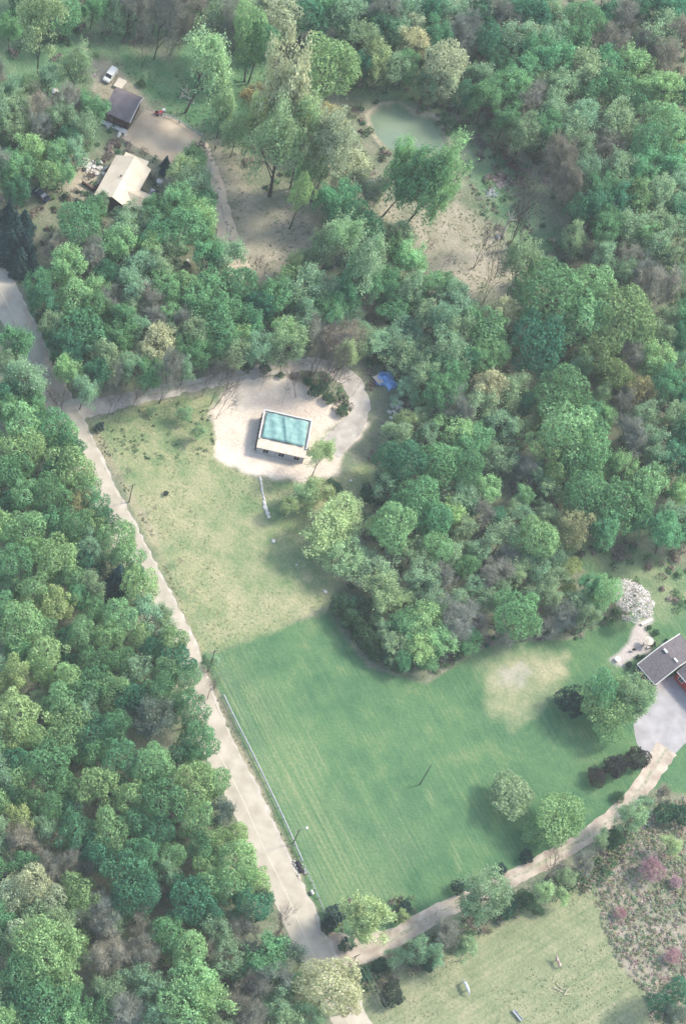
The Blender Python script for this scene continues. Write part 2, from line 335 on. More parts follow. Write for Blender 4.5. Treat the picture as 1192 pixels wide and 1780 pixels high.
# ------------------------------------------------------------------ roads
def spline(pts, step=.9):
    p = np.array(pts, float); out = []
    for i in range(len(p) - 1):
        a, b_, c, d = p[max(i - 1, 0)], p[i], p[i + 1], p[min(i + 2, len(p) - 1)]
        k = max(2, int(np.linalg.norm(c - b_) / step))
        for j in range(k):
            t = j / k; out.append(.5 * (2 * b_ + (c - a) * t + (2 * a - 5 * b_ + 4 * c - d) * t * t + (-a + 3 * b_ - 3 * c + d) * t ** 3))
    out.append(p[-1]); return np.array(out)
def ribbon(name, pts, lo, hi, z, m, rag=0.0, nacross=2, seed=5):
    """strip from offset lo to offset hi (metres, left of travel positive) along world points"""
    L = spline(pts); kw = 13; Lp = np.vstack([np.repeat(L[:1], kw, 0), L, np.repeat(L[-1:], kw, 0)]); ker = np.hanning(2 * kw + 1); ker /= ker.sum()
    L = np.stack([np.convolve(Lp[:, i], ker, 'valid') for i in (0, 1)], -1); d = np.gradient(L, axis=0); d /= np.linalg.norm(d, axis=1)[:, None]; nrm = np.stack([-d[:, 1], d[:, 0]], -1)
    lo = np.broadcast_to(lo, len(L)) if not hasattr(lo, '__len__') else np.interp(np.linspace(0, 1, len(L)), np.linspace(0, 1, len(lo)), lo)
    hi = np.broadcast_to(hi, len(L)) if not hasattr(hi, '__len__') else np.interp(np.linspace(0, 1, len(L)), np.linspace(0, 1, len(hi)), hi)
    r = np.random.RandomState(seed); k = len(L); j1 = r.uniform(-rag, rag, k); j2 = r.uniform(-rag, rag, k); V = []
    for i in range(k):
        a = L[i] + nrm[i] * (lo[i] + j1[i]); c = L[i] + nrm[i] * (hi[i] + j2[i])
        V += [(*a, z), (*c, z)]
    me = mesh_np(name, V, [(2 * i, 2 * i + 1, 2 * i + 3, 2 * i + 2) for i in range(k - 1)], m)
    if me.polygons[0].normal.z < 0: me.flip_normals()
    return tag(link(name, me), kind='structure')
W = lambda pts: [P(x, y)[:2] for x, y in pts]
asph = mat('asphalt', (.31, .272, .212), col2=(.43, .38, .305), scale=.3, bump=.2, coord='Object')
gravel = mat('gravel', (.28, .25, .215), col2=(.44, .395, .335), scale=.4, bump=.5, bscale=5)
gravel2 = mat('lane_gravel', (.28, .225, .175), col2=(.46, .39, .31), scale=.45, bump=.5, bscale=5)
ROAD_R = [(-60, 330), (-20, 405), (8, 455), (34, 512), (57, 556), (79, 603), (105, 655), (130, 703), (152, 747), (170, 783), (189, 828), (211, 873), (242, 926), (264, 975), (287, 1013), (306, 1050), (325, 1092), (343, 1128), (360, 1180), (374, 1223), (389, 1263), (412, 1308), (443, 1361), (468, 1420), (490, 1472), (527, 1540), (555, 1610), (577, 1658), (606, 1705), (632, 1760), (670, 1840), (700, 1900)]
road = ribbon('road', W(ROAD_R), -6.4, 0.0, .030, asph, rag=.2)
line_m = mat('worn_yellow_line', (.40, .36, .26), col2=(.50, .45, .35), scale=2)
ribbon('road_centre_line', W(ROAD_R), -3.62, -3.42, .036, line_m, rag=.02)
DRIVE = [(118, 716), (150, 712), (180, 704), (230, 692), (300, 678), (370, 661), (430, 650), (500, 637), (540, 630), (580, 635), (608, 652), (626, 682), (630, 715), (616, 745), (590, 768), (560, 790)]
ribbon('driveway', W(DRIVE), [-2.6, -1.7, -1.5, -1.5, -1.5, -1.9, -2.2, -3.2], [3.0, 1.6, 1.5, 1.5, 1.7, 2.4, 2.4, 2.6], .018, gravel, rag=.4)
LANE = [(555, 1655), (594, 1660), (646, 1652), (685, 1631), (725, 1607), (780, 1575), (830, 1553), (887, 1530), (941, 1500), (996, 1469), (1050, 1434), (1093, 1397), (1122, 1361), (1142, 1325), (1165, 1290)]
ribbon('lane', W(LANE), [-3.4, -1.9, -1.6, -1.6, -1.7, -1.8, -2.4], [4.4, 1.8, 1.6, 1.6, 1.7, 1.8, 2.4], .018, gravel2, rag=.2)
trk = mat('wheel_track', (.33, .29, .24), col2=(.48, .43, .36), scale=.6)
mid_m = mat('lane_middle_weeds', (.20, .215, .13), col2=(.40, .34, .27), scale=1.3)
ribbon('lane_middle', W(LANE[2:]), -.28, .28, .024, mid_m, rag=.26, seed=9)
ribbon('driveway_middle', W(DRIVE[3:9]), -.22, .22, .024, mid_m, rag=.22, seed=10)
ribbon('road_edge_gravel', W(ROAD_R), -.25, .45, .020, trk, rag=.3, seed=12)
PAD = [(1100, 1262), (1104, 1240), (1137, 1205), (1142, 1186), (1152, 1180), (1178, 1172), (1235, 1228), (1300, 1260), (1240, 1290), (1192, 1290), (1165, 1318), (1150, 1345), (1128, 1332), (1122, 1318), (1105, 1290)]
padm = mat('pad_gravel', (.25, .235, .23), col2=(.34, .32, .31), scale=.4, bump=.25)
tag(MB().poly([P(x, y, .010) for x, y in PAD]).build('parking_pad', padm), kind='structure')
TRACK = [(348, 238), (362, 268), (376, 310), (388, 355), (398, 395), (410, 440), (425, 475), (440, 505)]
ribbon('dirt_track', W(TRACK), [-1.6, -2.4, -3.2, -3.6], [1.0, 1.3, 1.6, 2.2], .014, mat('track_dirt', (.40, .32, .23), col2=(.52, .43, .32), scale=.5), rag=.25)
YARD = [(212, 240), (245, 198), (252, 190), (300, 205), (350, 238), (345, 250), (300, 284), (282, 278), (250, 262)]
tag(MB().poly([P(x, y, .012) for x, y in YARD]).build('gravel_yard', mat('yard_gravel', (.37, .285, .195), col2=(.47, .375, .27), scale=.25, bump=.2)), kind='structure')
# ------------------------------------------------------------------ tree shapes (each built once, in nominal metres then unit-scaled)
RN, HN = 5.5, 16.0
def leaf_quads(C, N, size, r, flat=.5):
    """quads centred on C, facing roughly N"""
    k = len(C); n = N * (1 - flat) + r.normal(size=(k, 3)) * flat * .8; n /= np.linalg.norm(n, axis=1)[:, None] + 1e-9
    a = np.cross(n, r.normal(size=(k, 3))); a /= np.linalg.norm(a, axis=1)[:, None] + 1e-9; b_ = np.cross(n, a)
    s = size * r.uniform(.6, 1.35, (k, 1)); t = s * r.uniform(.55, 1.0, (k, 1))
    V = np.stack([C - a * s, C - b_ * t, C + a * s, C + b_ * t], 1).reshape(-1, 3)
    return V, np.arange(4 * k).reshape(k, 4)
def unit(V): return np.asarray(V) / np.array([RN, RN, HN])
def trunk_mb(r, cz, forks=6, base=.30, lean=.4, reach=.55):
    m = MB(); top = cz * .72; x, y = r.uniform(-lean, lean, 2)
    m.tube([(0, 0, -.2), (x * .3, y * .3, top * .4), (x, y, top), (x * 1.2, y * 1.2, cz + 2)], [base * 1.25, base * .85, base * .6, base * .15], 7)
    for i in range(forks):
        a = 2 * math.pi * i / forks + r.uniform(-.4, .4); z = top * r.uniform(.6, 1.0); l = RN * reach * r.uniform(.8, 1.3)
        m.tube([(x * z / top, y * z / top, z), (x + math.cos(a) * l * .5, y + math.sin(a) * l * .5, z + l * .55), (x + math.cos(a) * l, y + math.sin(a) * l, z + l * 1.15)], [base * .4, base * .25, base * .07], 5)
    return m
def dense_crown(seed, nl=26, leaf=.21, per=230, shape=1.0, vz=.36, flat=.42, lob=(1.25, 2.1), jit=.16):
    r = np.random.RandomState(seed); cz = HN * .63; sv = HN * vz; L = []
    for i in range(nl):
        z = 1 - (i + .5) / nl * 1.62; a = i * 2.39996 + r.uniform(-.35, .35); q = math.sqrt(max(0, 1 - z * z)); k = r.uniform(.50, .95)
        L.append((q * math.cos(a) * RN * k * shape, q * math.sin(a) * RN * k * shape, cz + z * sv * k, r.uniform(*lob)))
    L.append((0, 0, cz, 3.0)); L = np.array(L); Cs, Ns = [], []
    for lx, ly, lz, lr in L:
        k = int(per * (lr / 1.6) ** 2); n = r.normal(size=(k, 3)); n /= np.linalg.norm(n, axis=1)[:, None]
        o = np.array([lx, ly, (lz - cz) * 1.0]); o /= np.linalg.norm(o) + 1e-6
        n = n[(n @ o + r.uniform(-.2, .5, k)) > -.1]
        bump = 1 + .14 * np.sin(n[:, 0] * 7 + lx) * np.sin(n[:, 1] * 7 + ly) + .1 * np.sin(n[:, 2] * 9 + lz)
        c = np.array([lx, ly, lz]) + n * lr * (bump + r.uniform(-jit, jit * .8, len(n)))[:, None]
        ins = np.zeros(len(c), bool)
        for q in L:
            if abs(q[0] - lx) + abs(q[1] - ly) < 1e-6: continue
            ins |= np.linalg.norm(c - q[:3], axis=1) < q[3] * .72
        Cs.append(c[~ins]); Ns.append(n[~ins])
    C, N = np.vstack(Cs), np.vstack(Ns)
    return leaf_quads(C, N, leaf, r, flat)
def skeleton(seed, spread=1.0, levels=4, kids=(6, 5, 4, 4), cz=.63, thick=.26, mult=1, low=.35):
    """branching limbs; returns tubes and tips"""
    r = np.random.RandomState(seed); m = MB(); tips = []
    def grow(p, d, l, rad, lv):
        mid = p + d * l * .5 + r.normal(size=3) * l * .05; e = p + d * l + r.normal(size=3) * l * .06
        m.tube([p, mid, e], [rad, rad * .75, rad * .5], 6 if lv < 2 else 4 if lv < 3 else 3, cap=False)
        if lv >= levels: tips.append((e, d)); tips.append((mid, d)); return
        for i in range(kids[min(lv, len(kids) - 1)]):
            t = r.uniform(.35, 1.0) if lv else r.uniform(low, 1.0)
            q = p + (mid - p) * min(1, 2 * t) if t < .5 else mid + (e - mid) * (2 * t - 1)
            a = r.normal(size=3); a -= a.dot(d) * d; a /= np.linalg.norm(a)
            nd = d * r.uniform(.5, .85) + a * r.uniform(.6, .95) * spread; nd[2] += .12; nd /= np.linalg.norm(nd)
            grow(q, nd, l * ((1.0 - .42 * t) if lv == 0 else r.uniform(.5, .72)), rad * r.uniform(.42, .6), lv + 1)
    for k in range(mult):
        d = np.array([r.uniform(-.12, .12), r.uniform(-.12, .12), 1.0]) if mult == 1 else np.array([math.cos(k * 6.28 / mult) * .28, math.sin(k * 6.28 / mult) * .28, 1.0])
        d /= np.linalg.norm(d); grow(np.array([0, 0, -.2]), d, HN * .52, thick, 0)
    # keep inside the nominal size
    V = np.array(m.v); tp = np.array([t[0] for t in tips]); td = np.array([t[1] for t in tips])
    rr = np.percentile(np.hypot(tp[:, 0], tp[:, 1]), 92); zz = np.percentile(tp[:, 2], 98)
    s = np.array([RN / rr, RN / rr, HN * .97 / zz]); kx = np.clip(V[:, 2] / (HN * .3), 0, 1)[:, None]
    V2 = V.copy(); V2[:, :2] *= (1 + (s[0] - 1) * kx); V2[:, 2] *= s[2]
    return V2, m.f, tp * s, td
def tmesh(name, V, Fs, m):
    me = bpy.data.meshes.new(name); me.from_pydata([tuple(map(float, p)) for p in V], [], Fs); me.update(); me.materials.append(m); return me
LIB = {}
def lib(kind, name_crown, V, Q, trunk=None, cm='leaf', tm='bark'):
    cme = mesh_np(name_crown, unit(V), Q, MAT[cm])
    LIB.setdefault(kind, []).append((trunk, cme))
for s in range(10):                                                  # full broadleaf crowns
    r = np.random.RandomState(100 + s); tm = trunk_mb(r, HN * .62)
    t = tmesh('trunk', unit(tm.v), tm.f, MAT['bark'])
    V, Q = dense_crown(10 + s, nl=22 + 3 * (s % 4), per=340, vz=(.34, .30, .38)[s % 3], lob=((1.0, 2.2), (.8, 1.9), (1.1, 2.5))[s % 3]); lib('dense', 'crown', V, Q, t)
for s in range(3):                                                   # low ball-shaped shrubs
    r = np.random.RandomState(150 + s); tm = MB().tube([(0, 0, -.2), (0, 0, HN * .5)], [.5, .3], 6)
    t = tmesh('trunk', unit(tm.v), tm.f, MAT['bark'])
    V, Q = dense_crown(40 + s, nl=40, per=170, vz=.52, leaf=.30, lob=(1.0, 1.5), flat=.6); V[:, 2] = (V[:, 2] - HN * .63) * .9 + HN * .5; lib('ball', 'crown', V, Q, t)
for s in range(6):                                                   # half-leafed spring crowns with the limbs showing through
    V, Fs, tp, td = skeleton(200 + s, kids=(8, 5, 4, 3)); r = np.random.RandomState(220 + s)
    t = tmesh('trunk', unit(V), Fs, MAT['bark'])
    k = 12; C = np.repeat(tp, k, 0) + r.normal(size=(len(tp) * k, 3)) * .42
    if len(C) > 7500: C = C[r.choice(len(C), 7500, False)]
    N = r.normal(size=C.shape); N[:, 2] = np.abs(N[:, 2]) + .5; N /= np.linalg.norm(N, axis=1)[:, None]
    Vq, Q = leaf_quads(C, N, .19, r, .5); lib('sparse', 'crown', Vq, Q, t)
for s in range(7):                                                   # soft feathery crowns, leafier but loose
    V, Fs, tp, td = skeleton(260 + s, kids=(8, 5, 4, 3), low=.5); r = np.random.RandomState(270 + s)
    t = tmesh('trunk', unit(V), Fs, MAT['bark']); k = 14
    keep = r.rand(len(tp)) < .8; tq = tp[keep]
    C = np.repeat(tq, k, 0) + r.normal(size=(len(tq) * k, 3)) * np.repeat(r.uniform(.3, .62, len(tq)), k)[:, None]
    if len(C) > 9500: C = C[r.choice(len(C), 9500, False)]
    o_ = C - np.array([0, 0, HN * .58]); N = o_ / np.linalg.norm(o_, axis=1)[:, None] + r.normal(size=C.shape) * .35; N[:, 2] += .35; N /= np.linalg.norm(N, axis=1)[:, None]
    Vq, Q = leaf_quads(C, N, .21, r, .5); lib('soft', 'crown', Vq, Q, t)
def twig_haze(tp, td, r, k, ln, w):
    C = np.repeat(tp, k, 0) + r.normal(size=(len(tp) * k, 3)) * .35; D = np.repeat(td, k, 0) + r.normal(size=C.shape) * .55; D[:, 2] += .25
    D /= np.linalg.norm(D, axis=1)[:, None]; A = np.cross(D, r.normal(size=D.shape)); A /= np.linalg.norm(A, axis=1)[:, None]
    l = ln * r.uniform(.5, 1.3, (len(C), 1)); V = np.stack([C - A * w, C + A * w, C + D * l], 1).reshape(-1, 3)
    return V, np.arange(len(V)).reshape(-1, 3)
for s in range(5):                                                   # bare crowns: fine twigs
    V, Fs, tp, td = skeleton(300 + s, kids=(8, 5, 4, 3)); r = np.random.RandomState(320 + s)
    t = tmesh('trunk', unit(V), Fs, MAT['bark']); Vt, Q = twig_haze(tp, td, r, 11, 1.3, .032)
    cme = mesh_np('twigs', unit(Vt), Q, MAT['twig']); LIB.setdefault('bare', []).append((t, cme))
for s in range(4):                                                   # slender bare stems, few twigs
    V, Fs, tp, td = skeleton(400 + s, kids=(6, 4, 3), levels=3, mult=1 + s % 3, thick=.17, low=.5); r = np.random.RandomState(420 + s)
    t = tmesh('trunk', unit(V), Fs, MAT['bark']); Vt, Q = twig_haze(tp, td, r, 3, 1.2, .03)
    cme = mesh_np('twigs', unit(Vt), Q, MAT['twig']); LIB.setdefault('stem', []).append((t, cme))
for s in range(3):                                                   # conifers: whorls of drooping boughs
    r = np.random.RandomState(500 + s); m = MB().tube([(0, 0, -.2), (0, 0, HN * .97)], [.3, .03], 6); Cs = []; Ns = []
    for i in range(26):
        z = HN * (.08 + .9 * i / 26); R = RN * (1 - (i / 26) ** 1.15) * r.uniform(.85, 1.1) + .25; nb = max(5, int(11 - i * .25))
        for k in range(nb):
            a = 2 * math.pi * k / nb + i * .7 + r.uniform(-.2, .2); rr = R * r.uniform(.8, 1.15); n = int(26 * rr / 2) + 8
            tt = r.uniform(.08, 1, n) ** .8; w = (1 - tt * .6) * .18 * rr
            off = r.normal(size=n) * w; x = math.cos(a) * tt * rr - math.sin(a) * off; y = math.sin(a) * tt * rr + math.cos(a) * off
            Cs.append(np.stack([x, y, z - tt * rr * .25 + r.normal(size=n) * .1], -1)); Ns.append(np.stack([np.cos(a) * np.ones(n) * .4, np.sin(a) * np.ones(n) * .4, np.ones(n)], -1))
    C, N = np.vstack(Cs), np.vstack(Ns); Vq, Q = leaf_quads(C, N, .22, r, .35)
    lib('conifer', 'crown', Vq, Q, tmesh('trunk', unit(m.v), m.f, MAT['bark']))
# ------------------------------------------------------------------ kinds
# code: library shape, object name, category, look phrase, crown colour, colour jitter
KIND = {
    'D': ('dense', 'broadleaf_tree', 'broadleaf tree', 'dense deep blue-green tree', (0.084, 0.213, 0.118)),
    'M': ('dense', 'broadleaf_tree', 'broadleaf tree', 'full mid green tree', (0.149, 0.305, 0.145)),
    'L': ('dense', 'broadleaf_tree', 'broadleaf tree', 'full light green tree', (0.264, 0.416, 0.190)),
    'Y': ('dense', 'broadleaf_tree', 'broadleaf tree', 'yellow-green tree', (.36, .46, .20)),
    'P': ('dense', 'budding_tree', 'budding tree', 'pale cream-green tree', (.46, .49, .30)),
    'O': ('dense', 'budding_tree', 'budding tree', 'olive-gold budding tree', (.39, .36, .18)),
    'W': ('dense', 'blossoming_tree', 'blossom tree', 'white blossoming tree', (.66, .63, .60)),
    'G': ('sparse', 'leafing_tree', 'half-leafed tree', 'half-leafed grey-green tree', (0.288, 0.418, 0.241)),
    'S': ('sparse', 'leafing_tree', 'half-leafed tree', 'thin see-through light tree', (0.371, 0.490, 0.248)),
    'B': ('bare', 'bare_tree', 'bare tree', 'bare brown-grey tree', (.27, .265, .205)),
    'T': ('stem', 'bare_stem_tree', 'bare tree', 'slender leafless tree', (.17, .145, .135)),
    'C': ('conifer', 'conifer', 'conifer', 'dark blue-green conifer', (0.051, 0.102, 0.099)),
    'E': ('ball', 'evergreen_shrub', 'shrub', 'dark blue-green evergreen shrub', (.035, .065, .062)),
    'X': ('ball', 'round_shrub', 'shrub', 'round purple-brown shrub', (.062, .058, .052)),
    'H': ('ball', 'green_shrub', 'shrub', 'low green shrub', (.06, .125, .07)),
    'K': ('bare', 'blossoming_shrub', 'shrub', 'dusky pink flowering shrub', (.36, .22, .235)),
}
for a_, b_, nm_ in (('d', 'D', 'feathery deep green tree'), ('m', 'M', 'feathery mid green tree'), ('l', 'L', 'feathery light green tree')):
    KIND[a_] = ('soft', 'feathery_tree', 'feathery tree', nm_, tuple(c_ * 1.15 for c_ in KIND[b_][4]))
KIND['p'] = ('soft', 'budding_tree', 'budding tree', 'loose pale cream-green tree', KIND['P'][4])
KIND['o'] = ('soft', 'budding_tree', 'budding tree', 'loose olive-gold tree', KIND['O'][4])
# ------------------------------------------------------------------ which tree stands where: crown centre, radius and kind, read off enlarged parts of the photo
LISTS = [
((0, 760, 2.649), """100,70,95,L 60,170,80,M 260,60,70,M 390,150,95,L 320,60,70,M 250,170,60,D 405,245,70,M 225,265,85,M 115,275,80,M 45,310,50,D
255,385,75,M 360,310,58,O 440,330,60,M 110,430,78,M 40,450,60,L 520,390,70,D 425,415,60,L 60,580,95,M 265,560,88,L 165,520,58,M 390,580,50,D 450,605,45,D 350,480,50,M
560,490,80,L 330,650,70,L 430,700,60,G 540,665,80,C 640,565,75,L 705,690,82,M 620,640,55,M 260,765,90,Y 120,790,58,O 355,750,50,M 50,700,55,D
90,880,92,L 190,890,62,L 550,840,80,L 440,800,65,M 690,830,75,G 780,850,58,G 500,925,68,L 640,930,58,Y 720,920,58,G 370,905,70,M 300,930,55,D 210,990,90,Y 85,985,58,M 830,965,80,M 860,1050,90,D 700,1000,62,D
60,1095,80,Y 190,1070,60,L 320,1030,48,D 440,1040,68,M 450,1120,75,M 560,1040,58,M 300,1130,68,L 640,1080,68,G 760,1090,68,M 890,1120,68,L"""),
((0, 1180, 2.649), """30,30,55,Y 90,165,108,Y 60,270,75,Y 290,110,85,L 400,150,68,G 180,100,48,G 330,190,75,L 130,275,68,L 300,265,78,L 430,250,75,D 530,230,68,M 400,55,78,M 510,55,72,M
600,90,80,D 730,55,68,M 715,200,98,N 880,150,82,M 910,290,85,M 880,370,60,M 800,110,58,G 230,385,98,M 75,380,70,D 80,450,68,M 430,345,60,M 550,370,88,M 700,400,92,L 820,360,52,D
440,490,98,L 585,550,82,L 290,500,70,M 750,570,98,M 890,500,105,L 700,480,60,M 975,480,68,L 1020,630,68,N 1085,640,58,Y 1105,725,58,Y 900,640,78,L 85,665,72,Y 190,700,58,G 60,540,58,D 220,600,68,M 130,560,55,M
340,700,88,D 320,600,50,D 500,710,88,M 620,660,75,M 720,700,70,D 650,800,78,M 440,790,78,D 590,890,118,D 625,1010,92,D 790,820,60,M 930,780,70,M 950,870,68,L 1095,850,108,L 1000,750,58,L 1080,960,80,M 950,965,68,M
90,760,75,B 110,850,68,M 310,830,58,B 215,860,58,B 400,870,48,B 150,950,98,P 55,1000,78,P 225,1020,76,P 360,985,92,L 360,1065,66,M 880,1020,98,D 820,960,58,D 960,1080,68,D
760,900,58,G 740,985,48,B 470,1090,75,B 545,1120,58,G 165,1110,75,G 90,1170,78,P 640,1140,58,B 765,1175,80,M 865,1265,98,L 1080,1110,50,G 205,1270,125,L 330,1250,78,L 110,1380,98,M 285,1385,110,L 200,1490,105,M
80,1530,88,D 340,1500,78,M 520,1290,88,B 650,1250,78,B 620,1380,78,G 695,1440,78,G 500,1430,78,G 560,1530,78,B 440,1540,78,M 870,1410,105,L 830,1530,112,L 965,1500,105,L 720,1560,78,G
985,1180,78,G 1040,1300,78,G 1120,1160,58,B 1150,1260,58,B 1150,1400,70,B 1100,1500,70,B"""),
((350, 1180, 2.536), """330,965,62,N 230,1000,78,D 60,1100,78,G 270,1220,92,M 430,1215,76,N 300,1330,78,B 225,1380,68,B 385,1350,58,M 350,1450,78,G 460,1500,70,G 560,1370,125,P 460,1320,58,P 640,1430,66,P 120,1290,70,G 90,1430,80,L
45,1240,60,B 200,1500,80,B"""),
((0, 380, 2.649), """70,50,70,C 120,130,68,C 50,130,68,C 95,200,60,C 150,215,45,C 45,-20,60,C 360,30,90,M 270,140,50,B 320,240,80,L 170,310,60,M 430,160,68,B 560,60,80,G 560,130,68,L 730,80,88,M 680,150,58,L 850,60,88,M
640,230,78,G 600,320,78,G 345,370,78,L 440,345,58,L 430,440,68,M 400,510,98,M 200,400,68,D 215,500,58,G 290,590,58,D 560,480,68,M 540,560,68,M 490,390,58,B 700,390,68,B 620,420,60,G 780,455,48,L 840,485,58,B
900,545,78,G 1010,540,88,M 930,380,78,M 1010,320,88,L 1120,340,88,M 870,335,68,L 1105,560,58,L 1080,460,78,M 710,590,82,P 655,640,56,P 490,640,78,G 600,690,56,G 350,640,58,D 520,710,58,B 790,700,75,B 850,610,56,M 920,630,56,M 950,130,48,M
80,600,78,M 55,680,68,G 180,645,68,L 240,700,56,L 110,760,88,G 205,800,58,G 45,830,58,D 110,960,108,L 250,960,88,M 340,1010,66,L 50,900,60,M 160,870,60,M
440,720,60,D 260,540,55,D 470,130,60,M 800,160,70,G 740,230,70,G 770,330,70,M 480,270,55,D 370,160,50,G 860,260,60,L 640,520,60,G 700,480,55,B 770,540,50,G 850,730,45,B 340,700,50,D 240,450,50,D"""),
((0, 0, 2.838), """90,60,78,M 330,80,88,M 60,160,60,M 640,60,78,B 560,60,60,G 190,540,78,B 330,510,68,B 445,525,68,M 410,640,68,G 300,600,68,G 90,540,78,G 70,450,60,G 340,700,58,D 140,745,68,L 85,860,75,M 50,800,55,M 280,770,68,L
240,860,72,L 320,860,50,L 95,965,62,D 60,1040,70,C 120,1100,60,C 380,1120,98,M 560,1100,78,M 510,1000,38,G 660,1080,68,G 760,1020,68,M 790,1110,88,L 870,1000,78,L 900,850,78,S 960,920,78,G 1010,1010,56,M 1000,1100,78,L 880,1120,56,M
930,780,60,L 460,40,60,M 200,640,60,B 60,640,60,B 150,440,60,S 690,950,50,M 470,1070,55,M 960,60,70,B 850,50,70,B 1040,40,60,G 770,60,60,B 240,30,60,G 620,1150,60,L 720,1160,60,G"""),
((350, 0, 2.536), """345,90,92,P 300,60,66,P 365,165,58,P 460,60,96,D 540,50,68,M 560,290,108,L 640,90,80,B 700,180,80,G 640,40,60,G 720,70,70,D 790,60,80,B 790,150,60,D 930,130,58,P 920,210,68,P 860,150,60,G 1075,290,88,P 1060,380,58,P 780,265,78,S 845,310,66,G
700,300,56,D 900,290,60,M 990,370,48,G 860,60,70,G 940,50,70,B 1020,60,70,D 1100,60,70,B 1030,150,70,D 1150,130,70,B 1000,250,50,D 1160,420,50,D
440,470,68,S 550,540,66,O 690,510,74,Y 590,610,66,O 680,700,105,P 760,680,68,P 640,760,78,P 730,840,58,P 810,630,58,M 480,780,52,L 585,885,76,M 600,945,48,D 1060,745,88,L
700,1010,88,M 760,1030,58,Y 620,1030,60,G 640,640,60,P 240,450,75,O 900,570,70,S"""),
((760, 0, 2.759), """100,60,80,B 200,60,80,D 300,80,80,B 150,160,75,G 250,180,75,D 360,60,70,M 380,180,80,G 450,100,78,D 550,60,70,G 560,180,78,G 700,110,88,M 640,220,70,M 480,260,80,M 560,320,80,M 700,340,90,G 600,420,80,G 400,340,70,M 300,300,60,D 350,420,75,M
200,370,66,B 230,490,76,M 130,480,55,D 450,470,75,B 540,520,75,G 480,400,60,G 830,80,70,D 820,200,76,B 900,100,70,B 950,60,60,D 1060,60,80,D 1150,80,80,D 1050,160,88,B 1150,200,80,B 1090,270,80,B 1000,230,60,B 820,320,70,M 760,420,80,M 850,420,75,M 900,480,60,M
980,420,70,L 1080,440,80,L 1170,450,60,D 1080,590,108,L 1165,620,58,M 840,590,96,G 700,590,80,G 640,640,80,B 600,740,80,B 700,720,70,G 820,720,70,B 910,690,50,P 1000,720,90,M 1165,740,52,Y 1100,800,80,M 970,820,80,M 850,830,80,G 730,860,80,G 640,880,76,B
560,920,60,G 500,940,60,L 960,975,66,L 1060,940,80,G 1150,900,70,G 1150,1020,70,D 870,960,70,D 830,1090,70,M 760,1010,70,D 680,1010,66,D 930,1090,70,G 1040,1080,70,G 1130,1110,60,G 980,1130,50,L 560,1050,60,B 400,1000,55,S"""),
((350, 380, 2.536), """60,320,88,M 170,290,88,M 100,420,88,M 40,500,68,D 170,555,68,M 250,400,68,D 330,370,78,M 440,300,96,G 380,225,58,L 540,320,68,G 350,500,58,L 385,580,78,S 250,590,66,G 500,500,58,B 620,520,88,B 650,430,68,G
740,100,70,Y 790,200,78,Y 700,230,76,G 910,190,68,L 850,140,50,M 720,290,78,M 860,80,58,G 1030,290,58,L 1150,260,58,M 930,310,58,B 760,430,88,L 850,400,78,M 950,370,58,M 900,520,88,G 780,560,78,G 1010,440,78,G
1130,400,78,G 1120,500,78,G 1060,560,78,G 960,600,78,G 860,620,76,G 1150,620,58,D 1060,680,76,M 980,710,60,M 1130,710,68,M 1060,790,76,M 970,870,50,G 1120,930,78,L 1000,970,58,M 1120,850,60,B 640,625,40,S 700,560,66,B 590,420,60,M 540,420,60,M 450,440,70,G
830,300,55,M 1090,340,60,G 640,330,60,M 700,500,60,G"""),
((760, 380, 2.759), """300,465,76,P 250,540,88,L 270,650,58,L 230,830,78,P 120,270,78,M 80,430,78,L 60,540,78,G 45,330,60,M 150,480,76,M 60,680,88,G 190,700,60,M 130,780,78,M 60,850,76,G 200,910,78,M 370,830,78,G 60,1020,88,L 160,1060,78,M 300,1000,76,G 390,1010,58,G
545,365,150,M 735,345,105,L 885,480,158,V 480,590,128,D 590,840,100,M 760,640,110,V 840,760,80,V 975,840,68,O 1055,690,85,L 1095,810,76,M 630,1020,130,L 540,1090,100,L 720,1100,100,M 680,720,60,M 700,480,120,L
790,960,48,L 700,940,58,M 980,950,70,B 900,880,58,B 1130,960,68,B 1170,880,58,D 1150,1050,58,D 900,1060,86,B 1030,1060,68,G 960,100,60,L 780,70,70,M 860,60,58,G 790,190,68,G 1060,130,68,B 920,200,58,B 1050,330,88,B 1130,210,68,B 1150,380,68,G 990,270,60,B
1100,480,68,G 1070,560,60,G 1160,570,58,D 1170,700,58,D 460,170,60,S 500,240,50,G 880,190,60,B 900,270,55,B 1120,90,50,D 650,90,55,G 1160,300,60,B 460,960,50,D 430,900,45,D 780,850,45,G"""),
((350, 780, 2.536), """900,60,88,D 1050,70,78,M 830,50,68,D 820,160,68,L 900,160,58,G 960,230,86,M 840,350,96,L 900,300,56,G 1030,320,76,M 1040,430,68,L 1150,360,58,L 1170,520,50,M 560,330,115,S 460,190,60,S 620,270,80,S 640,480,88,S 750,540,105,G 800,620,86,S
900,800,70,m 990,770,76,l 1060,850,70,l 960,890,74,l 850,860,60,G 1010,920,50,m 800,800,50,G 900,930,46,m 1140,760,88,B 1100,680,76,B 980,560,76,G 1060,570,60,B 930,460,60,G 1100,480,60,M 1000,640,60,G 890,660,50,S 1120,250,60,D 1000,150,60,G 740,200,45,H 760,340,50,S 380,250,45,S"""),
